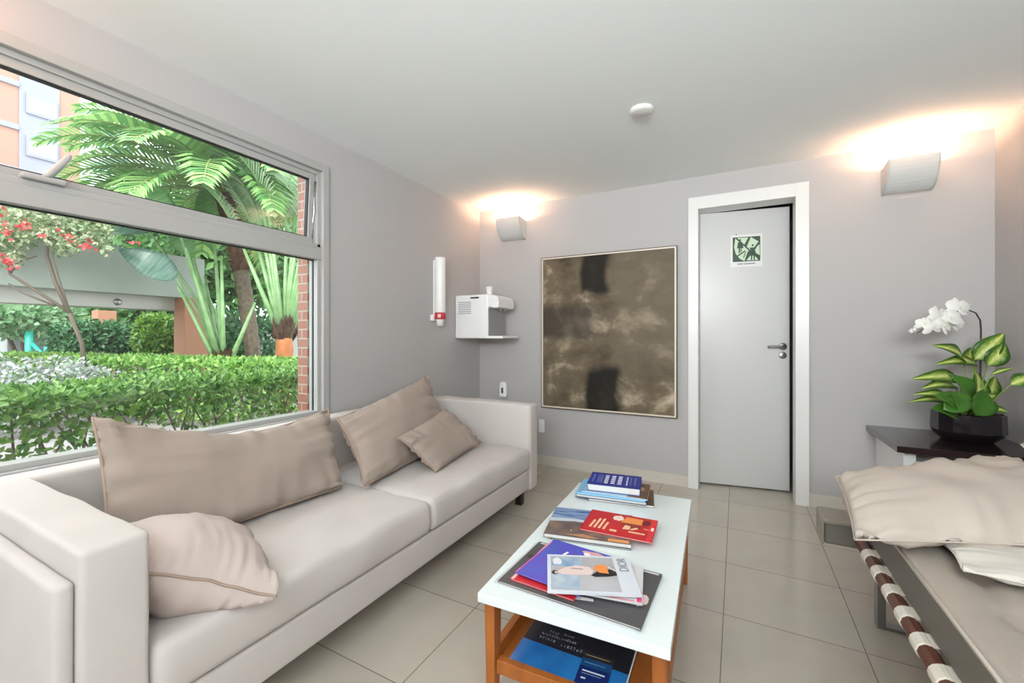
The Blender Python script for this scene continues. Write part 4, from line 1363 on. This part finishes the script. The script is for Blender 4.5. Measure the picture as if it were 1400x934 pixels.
# ---- palms
def frond_mb(base, az, el, L, n=34, w=.5, lw=.045, droop=1.2, fold=.4):
    """one feather frond: arching rachis with paired leaflets"""
    pts = []
    p = Vector(base); e_ = el
    steps = 14
    for i in range(steps + 1):
        pts.append(p.copy())
        d = Vector((math.cos(az) * math.cos(e_), math.sin(az) * math.cos(e_), math.sin(e_)))
        p = p + d * L / steps
        e_ -= droop / steps * (0.5 + 1.0 * i / steps)
    b = MB()
    b.tube(pts, [.022 * (1 - .85 * i / steps) + .003 for i in range(steps + 1)], 5, 1)
    for k in range(n):
        t = 0.12 + .88 * k / (n - 1)
        f = t * steps; i = min(int(f), steps - 1)
        q = pts[i].lerp(pts[i + 1], f - i)
        d = (pts[i + 1] - pts[i]).normalized()
        s = d.cross(Vector((0, 0, 1)))
        s = s.normalized() if s.length > 1e-3 else Vector((1, 0, 0))
        u = s.cross(d).normalized()
        ll = w * (math.sin(math.pi * (0.10 + .84 * t)) ** .7) * rnd.uniform(.88, 1.1)
        for sg_ in (-1, 1):
            a = (d * .75 + s * sg_ * .9 + u * fold * (1 - .5 * t)).normalized()
            mid = q + a * ll * .5
            a2 = (a + Vector((0, 0, -.55))).normalized()
            tip = mid + a2 * ll * .5
            wv = a.cross(u).normalized() * lw * .5
            b.add([q - wv * .6, q + wv * .6, mid + wv, mid - wv, tip], [(0, 1, 2, 3), (3, 2, 4)], 0)
    return b

def palm(name, label, base, top, r0, r1, n, L, mats, w, lw, seed, el=(1.25, .05), fib=.35):
    global rnd
    rnd = random.Random(seed)
    base, top = Vector(base), Vector(top)
    o = thing(name, label, 'palm tree', base)
    b = MB()
    nr = 34
    pts, rs = [], []
    for i in range(nr + 1):
        t = i / nr
        pts.append(base.lerp(top, t) + (RV * .10 * math.sin(math.pi * t)) )
        rs.append((r0 + (r1 - r0) * t) * (1.06 if i % 2 else .94))
    b.tube(pts[:int(nr * (1 - fib)) + 1], rs[:int(nr * (1 - fib)) + 1], 16)
    b.build('trunk', M['trunk'], o, smooth=True)
    b = MB()
    b.tube(pts[int(nr * (1 - fib)):], [r_ * (1.0 + .25 * rnd.random()) for r_ in rs[int(nr * (1 - fib)):]], 12)
    for i in range(int(nr * (1 - fib)), nr + 1):
        for k in range(9):
            a = rnd.uniform(0, 6.28)
            d = Vector((math.cos(a), math.sin(a), 0))
            b.leaf(pts[i] + d * rs[i] * .8, (d * .6 + Vector((0, 0, rnd.uniform(-.4, 1)))).normalized(), d, .16, .07)
    b.build('fibre_sheath', M['fibre'], o)
    for k in range(n):
        t = k / (n - 1)
        az = k * 2.39996 + rnd.uniform(-.2, .2)
        e_ = el[0] + (el[1] - el[0]) * t + rnd.uniform(-.1, .1)
        frond_mb(top + Vector((0, 0, .04)), az, e_, L * rnd.uniform(.85, 1.1), w=w, lw=lw, droop=1.5).build('frond', mats, o)
    return o

palm('date_palm', 'tall feathery palm with rough brown trunk behind the hedge', gp(352, 560, 7.4), gp(306, 268, 7.4), .125, .115, 52, 2.3, [M['frond'], M['rachis']], .6, .06, 3)
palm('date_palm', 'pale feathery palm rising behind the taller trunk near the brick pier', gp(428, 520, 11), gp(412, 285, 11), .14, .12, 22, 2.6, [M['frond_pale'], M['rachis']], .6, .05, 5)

# ---- fan-shaped travellers' palms
def fan_plant(name, label, base, h_trunk, r_, stalks, mats_trunk, blades, cat='palm'):
    """stalks: (foot px offset, lean in radians, stalk length, blade length, blade width, towards)"""
    base = Vector(base)
    o = thing(name, label, cat, (base.x, base.y, GZ))
    b = MB()
    pts = [Vector((base.x, base.y, GZ)), Vector((base.x, base.y, base.z * .6)), base, base + Vector((0, 0, h_trunk * .5)), base + Vector((0, 0, h_trunk))]
    b.tube(pts, [r_ * .9, r_, r_, r_ * .95, r_ * .7], 14)
    b.build('trunk', mats_trunk, o, smooth=True)
    b = MB()
    for k in range(22):
        a = rnd.uniform(0, 6.28); d = Vector((math.cos(a), math.sin(a), 0))
        b.leaf(base + d * r_ * .75 + Vector((0, 0, h_trunk * rnd.uniform(.45, 1.0))), (d * .35 + Vector((0, 0, 1))).normalized(), d, .30, .12)
    b.build('leaf_sheaths', M['fibre'], o)
    top = base + Vector((0, 0, h_trunk))
    for (lean, L, bl, bw, dep) in stalks:
        d = (RV * math.sin(lean) + Vector((0, 0, math.cos(lean))) + FV * dep).normalized()
        p0 = top - Vector((0, 0, .12)) + RV * math.sin(lean) * r_ * 1.2
        p1 = p0 + d * L * .5 + RV * math.sin(lean) * .03
        p2 = p0 + d * L + RV * math.sin(lean) * .15 * L * .3
        s = MB(); s.tube([p0, p1, p2], [.05, .032, .018], 8)
        st_ = s.build('stalk', M['stalk'], o, smooth=True)
        if bl < 0:
            dr = (p2 - p1).normalized()
            frond_mb(p2, math.atan2(dr.y, dr.x), math.asin(dr.z) , -bl, n=26, w=.5, lw=.05, droop=1.3).build('frond', [M['frond_pale'], M['stalk']], st_)
        elif bl:
            e_ = (p2 - p1).normalized()
            dr = (e_ + RV * math.sin(lean) * .5 + Vector((0, 0, -.25))).normalized()
            blade(p2, p2 + dr * bl, bw, -FV + Vector((0, 0, .4)), 'blade', blades, st_, curl=.1, n=14, cup=.12)
    return o
rnd = random.Random(21)
fan_plant('travellers_palm', 'fan of pale green stalks on an orange sheathed stem, right of the tall palm', gp(389, 486, 6.6), .38, .13,
          [(a, 1.55 + .2 * math.cos(a * 2), -1.5, .42, rnd.uniform(-.12, .12)) for a in (-.34, -.27, -.2, -.14, -.08, -.02, .04, .10, .16, .23, .30, .38)], M['sheath'], M['blade'])
fan_plant('bird_of_paradise', 'cluster of long pale green stalks in front of the terracotta column', gp(306, 510, 6.9), .15, .10,
          [(-.42, 1.5, 0, .3, -.05), (-.30, 2.0, 1.0, .4, .1), (-.22, 2.2, 1.1, .45, -.1), (-.14, 2.3, 1.0, .42, .12), (-.30, 1.7, 0, .4, .2), (-.05, 1.9, 0, .4, .05), (.35, 1.2, 0, .4, .05), (-.18, 2.0, 0, .4, -.15)], M['fibre'], M['blade'])
# the banana-like plant whose big blue-green leaf hangs before the beam
bn = thing('banana_plant', 'banana plant with large blue-green blades hanging before the pergola beam', 'plant', (gp(300, 600, 7.2).x, gp(300, 600, 7.2).y, GZ))
b = MB(); b.tube([gp(303, 600, 7.2), gp(296, 480, 7.2), gp(272, 430, 7.0), gp(240, 380, 6.8)], [.06, .045, .025, .016], 8)
b.tube([gp(306, 600, 7.3), gp(300, 470, 7.3), gp(262, 400, 7.3), gp(205, 318, 7.2)], [.06, .045, .025, .016], 8)
b.tube([gp(306, 600, 7.3), gp(303, 450, 7.4), gp(250, 330, 7.5), gp(180, 215, 7.6)], [.06, .045, .025, .016], 8)
b.build('stalks', M['stalk'], bn, smooth=True)
blade(gp(241, 381, 6.8), gp(160, 338, 6.5), .50, -FV + Vector((0, 0, .7)), 'blade', M['banana'], bn, curl=.08, n=18, cup=.1)
blade(gp(205, 318, 7.2), gp(120, 318, 7.3), .5, -FV + Vector((0, 0, .9)), 'blade', M['banana'], bn, curl=.1, n=18, cup=.1)
blade(gp(180, 215, 7.6), gp(104, 148, 7.6), .55, -FV + Vector((0, 0, .6)), 'blade', M['banana'], bn, curl=.05, n=18, cup=.1)
blade(gp(190, 240, 7.7), gp(112, 225, 7.8), .6, -FV + Vector((0, 0, .9)), 'blade', M['banana'], bn, curl=.08, n=18, cup=.1)

# ---- backdrop: low garden wall, trees, tower
b = MB(); b.box(-16.0, -15.75, 6.5, 16.0, GZ, 1.75)
struct('wall_garden', b, mat('pale_garden_wall', (170, 175, 169), 0.85, var=.05, vscale=2))
rnd = random.Random(5)
TG = 'trees behind the garden'
for (lab, px, py, t, rx, rz, n_, m_) in (
        ('broad green tree filling the gap between the pergola and the tall palm', 270, 330, 14, 1.9, 2.0, 3200, 'treeleaf'),
        ('green tree behind the tall palm trunk', 345, 360, 15, 1.8, 2.1, 3000, 'treeleaf'),
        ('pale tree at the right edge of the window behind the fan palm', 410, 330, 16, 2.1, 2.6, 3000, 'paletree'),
        ('pale tree rising behind the pergola beam left of the tall palm', 190, 320, 15, 1.5, 1.3, 2400, 'paletree'),
        ('low tree beyond the pergola, above the dome bush', 160, 440, 17, 2.0, 1.2, 2200, 'treeleaf'),
        ('low pale tree beyond the pergola at the left edge', 40, 430, 19, 2.2, 1.3, 2200, 'paletree'),
        ('leafy tree beyond the pergola behind the lime bush', 225, 425, 16, 1.4, 1.3, 2200, 'treeleaf')):
    bush('garden_tree', lab, 'tree', gp(px, py, t), rx, rx, rz, n_, .30, M[m_], True, TG, .5)
bush('under_shrub', 'dark shrub at the foot of the tall palm', 'bush', gp(330, 470, 9.2), .8, .8, .7, 1800, .16, M['bushleaf'])

# turquoise play equipment seen over the far hedge
pe = thing('play_frame', 'turquoise play frame seen over the far hedge at the left', 'play equipment', (gp(45, 500, 12).x, gp(45, 500, 12).y, GZ))
M['turq'] = mat('turquoise_plastic', (49, 164, 148), 0.4)
for (x0_, x1_, y0_, y1_) in ((36, 44, 452, 520), (62, 70, 474, 520)):
    a = gp(x0_, y1_, 12); c = gp(x1_, y0_, 12)
    m_ = (a + c) / 2; w_ = (c - a).length * .16
    b = MB(); b.tube([(m_.x, m_.y, GZ), (m_.x, m_.y, c.z)], .09, 8); b.build('post', M['turq'], pe, smooth=True)
a = gp(44, 470, 12); c = gp(66, 492, 12)
b = MB(); b.tube([a, c], .05, 8); b.build('bar', M['turq'], pe, smooth=True)
b = MB()
a = gp(8, 458, 13.5)
b.box(a.x - .6, a.x + .6, a.y - .1, a.y + 2.0, GZ, 1.15)
tag(b.build('grey_hut', mat('grey_hut', (140, 148, 148), .7), bevel=.01), 'low grey box-like hut behind the turquoise play frame', 'hut')

# apartment tower
bt = thing('apartment_tower', 'salmon and white apartment tower with wide windows beyond the palms', 'building', (-44, 10, GZ))
BX = -42.0
M['salmon'] = mat('salmon_render', (162, 123, 109), .85)
M['lilac'] = mat('lilac_white_render', (136, 138, 151), .85)
M['tglass'] = mat('pale_window_glass', (180, 185, 190), .15)
b = MB(); b.box(BX - 14, BX, -10, 9.45, GZ, 30); b.build('wall', M['salmon'], bt)
b = MB(); b.box(BX - 14, BX + .05, 9.45, 11.35, GZ, 30); b.build('stair_bay', M['lilac'], bt)
b = MB(); b.box(BX - 14, BX, 11.35, 12.4, GZ, 30); b.build('end_wall', M['salmon'], bt)
for k in range(10):
    z = 1.6 + k * 2.85
    b = MB(); b.box(BX, BX + .12, -10, 9.44, z + 1.8, z + 2.15); b.build('floor_band', M['lilac'], bt)
    for (ya_, yb_) in ((9.75, 11.25), (5.6, 7.2), (2.0, 3.6)):
        b = MB(); b.box(BX + .0, BX + .14, ya_, yb_, z + .25, z + 1.6)
        f_ = b.build('window', M['lilac'], bt)
        b = MB(); b.box(BX + .1, BX + .16, ya_ + .12, yb_ - .08, z + .4, z + 1.35)
        b.build('pane', M['tglass'], f_)
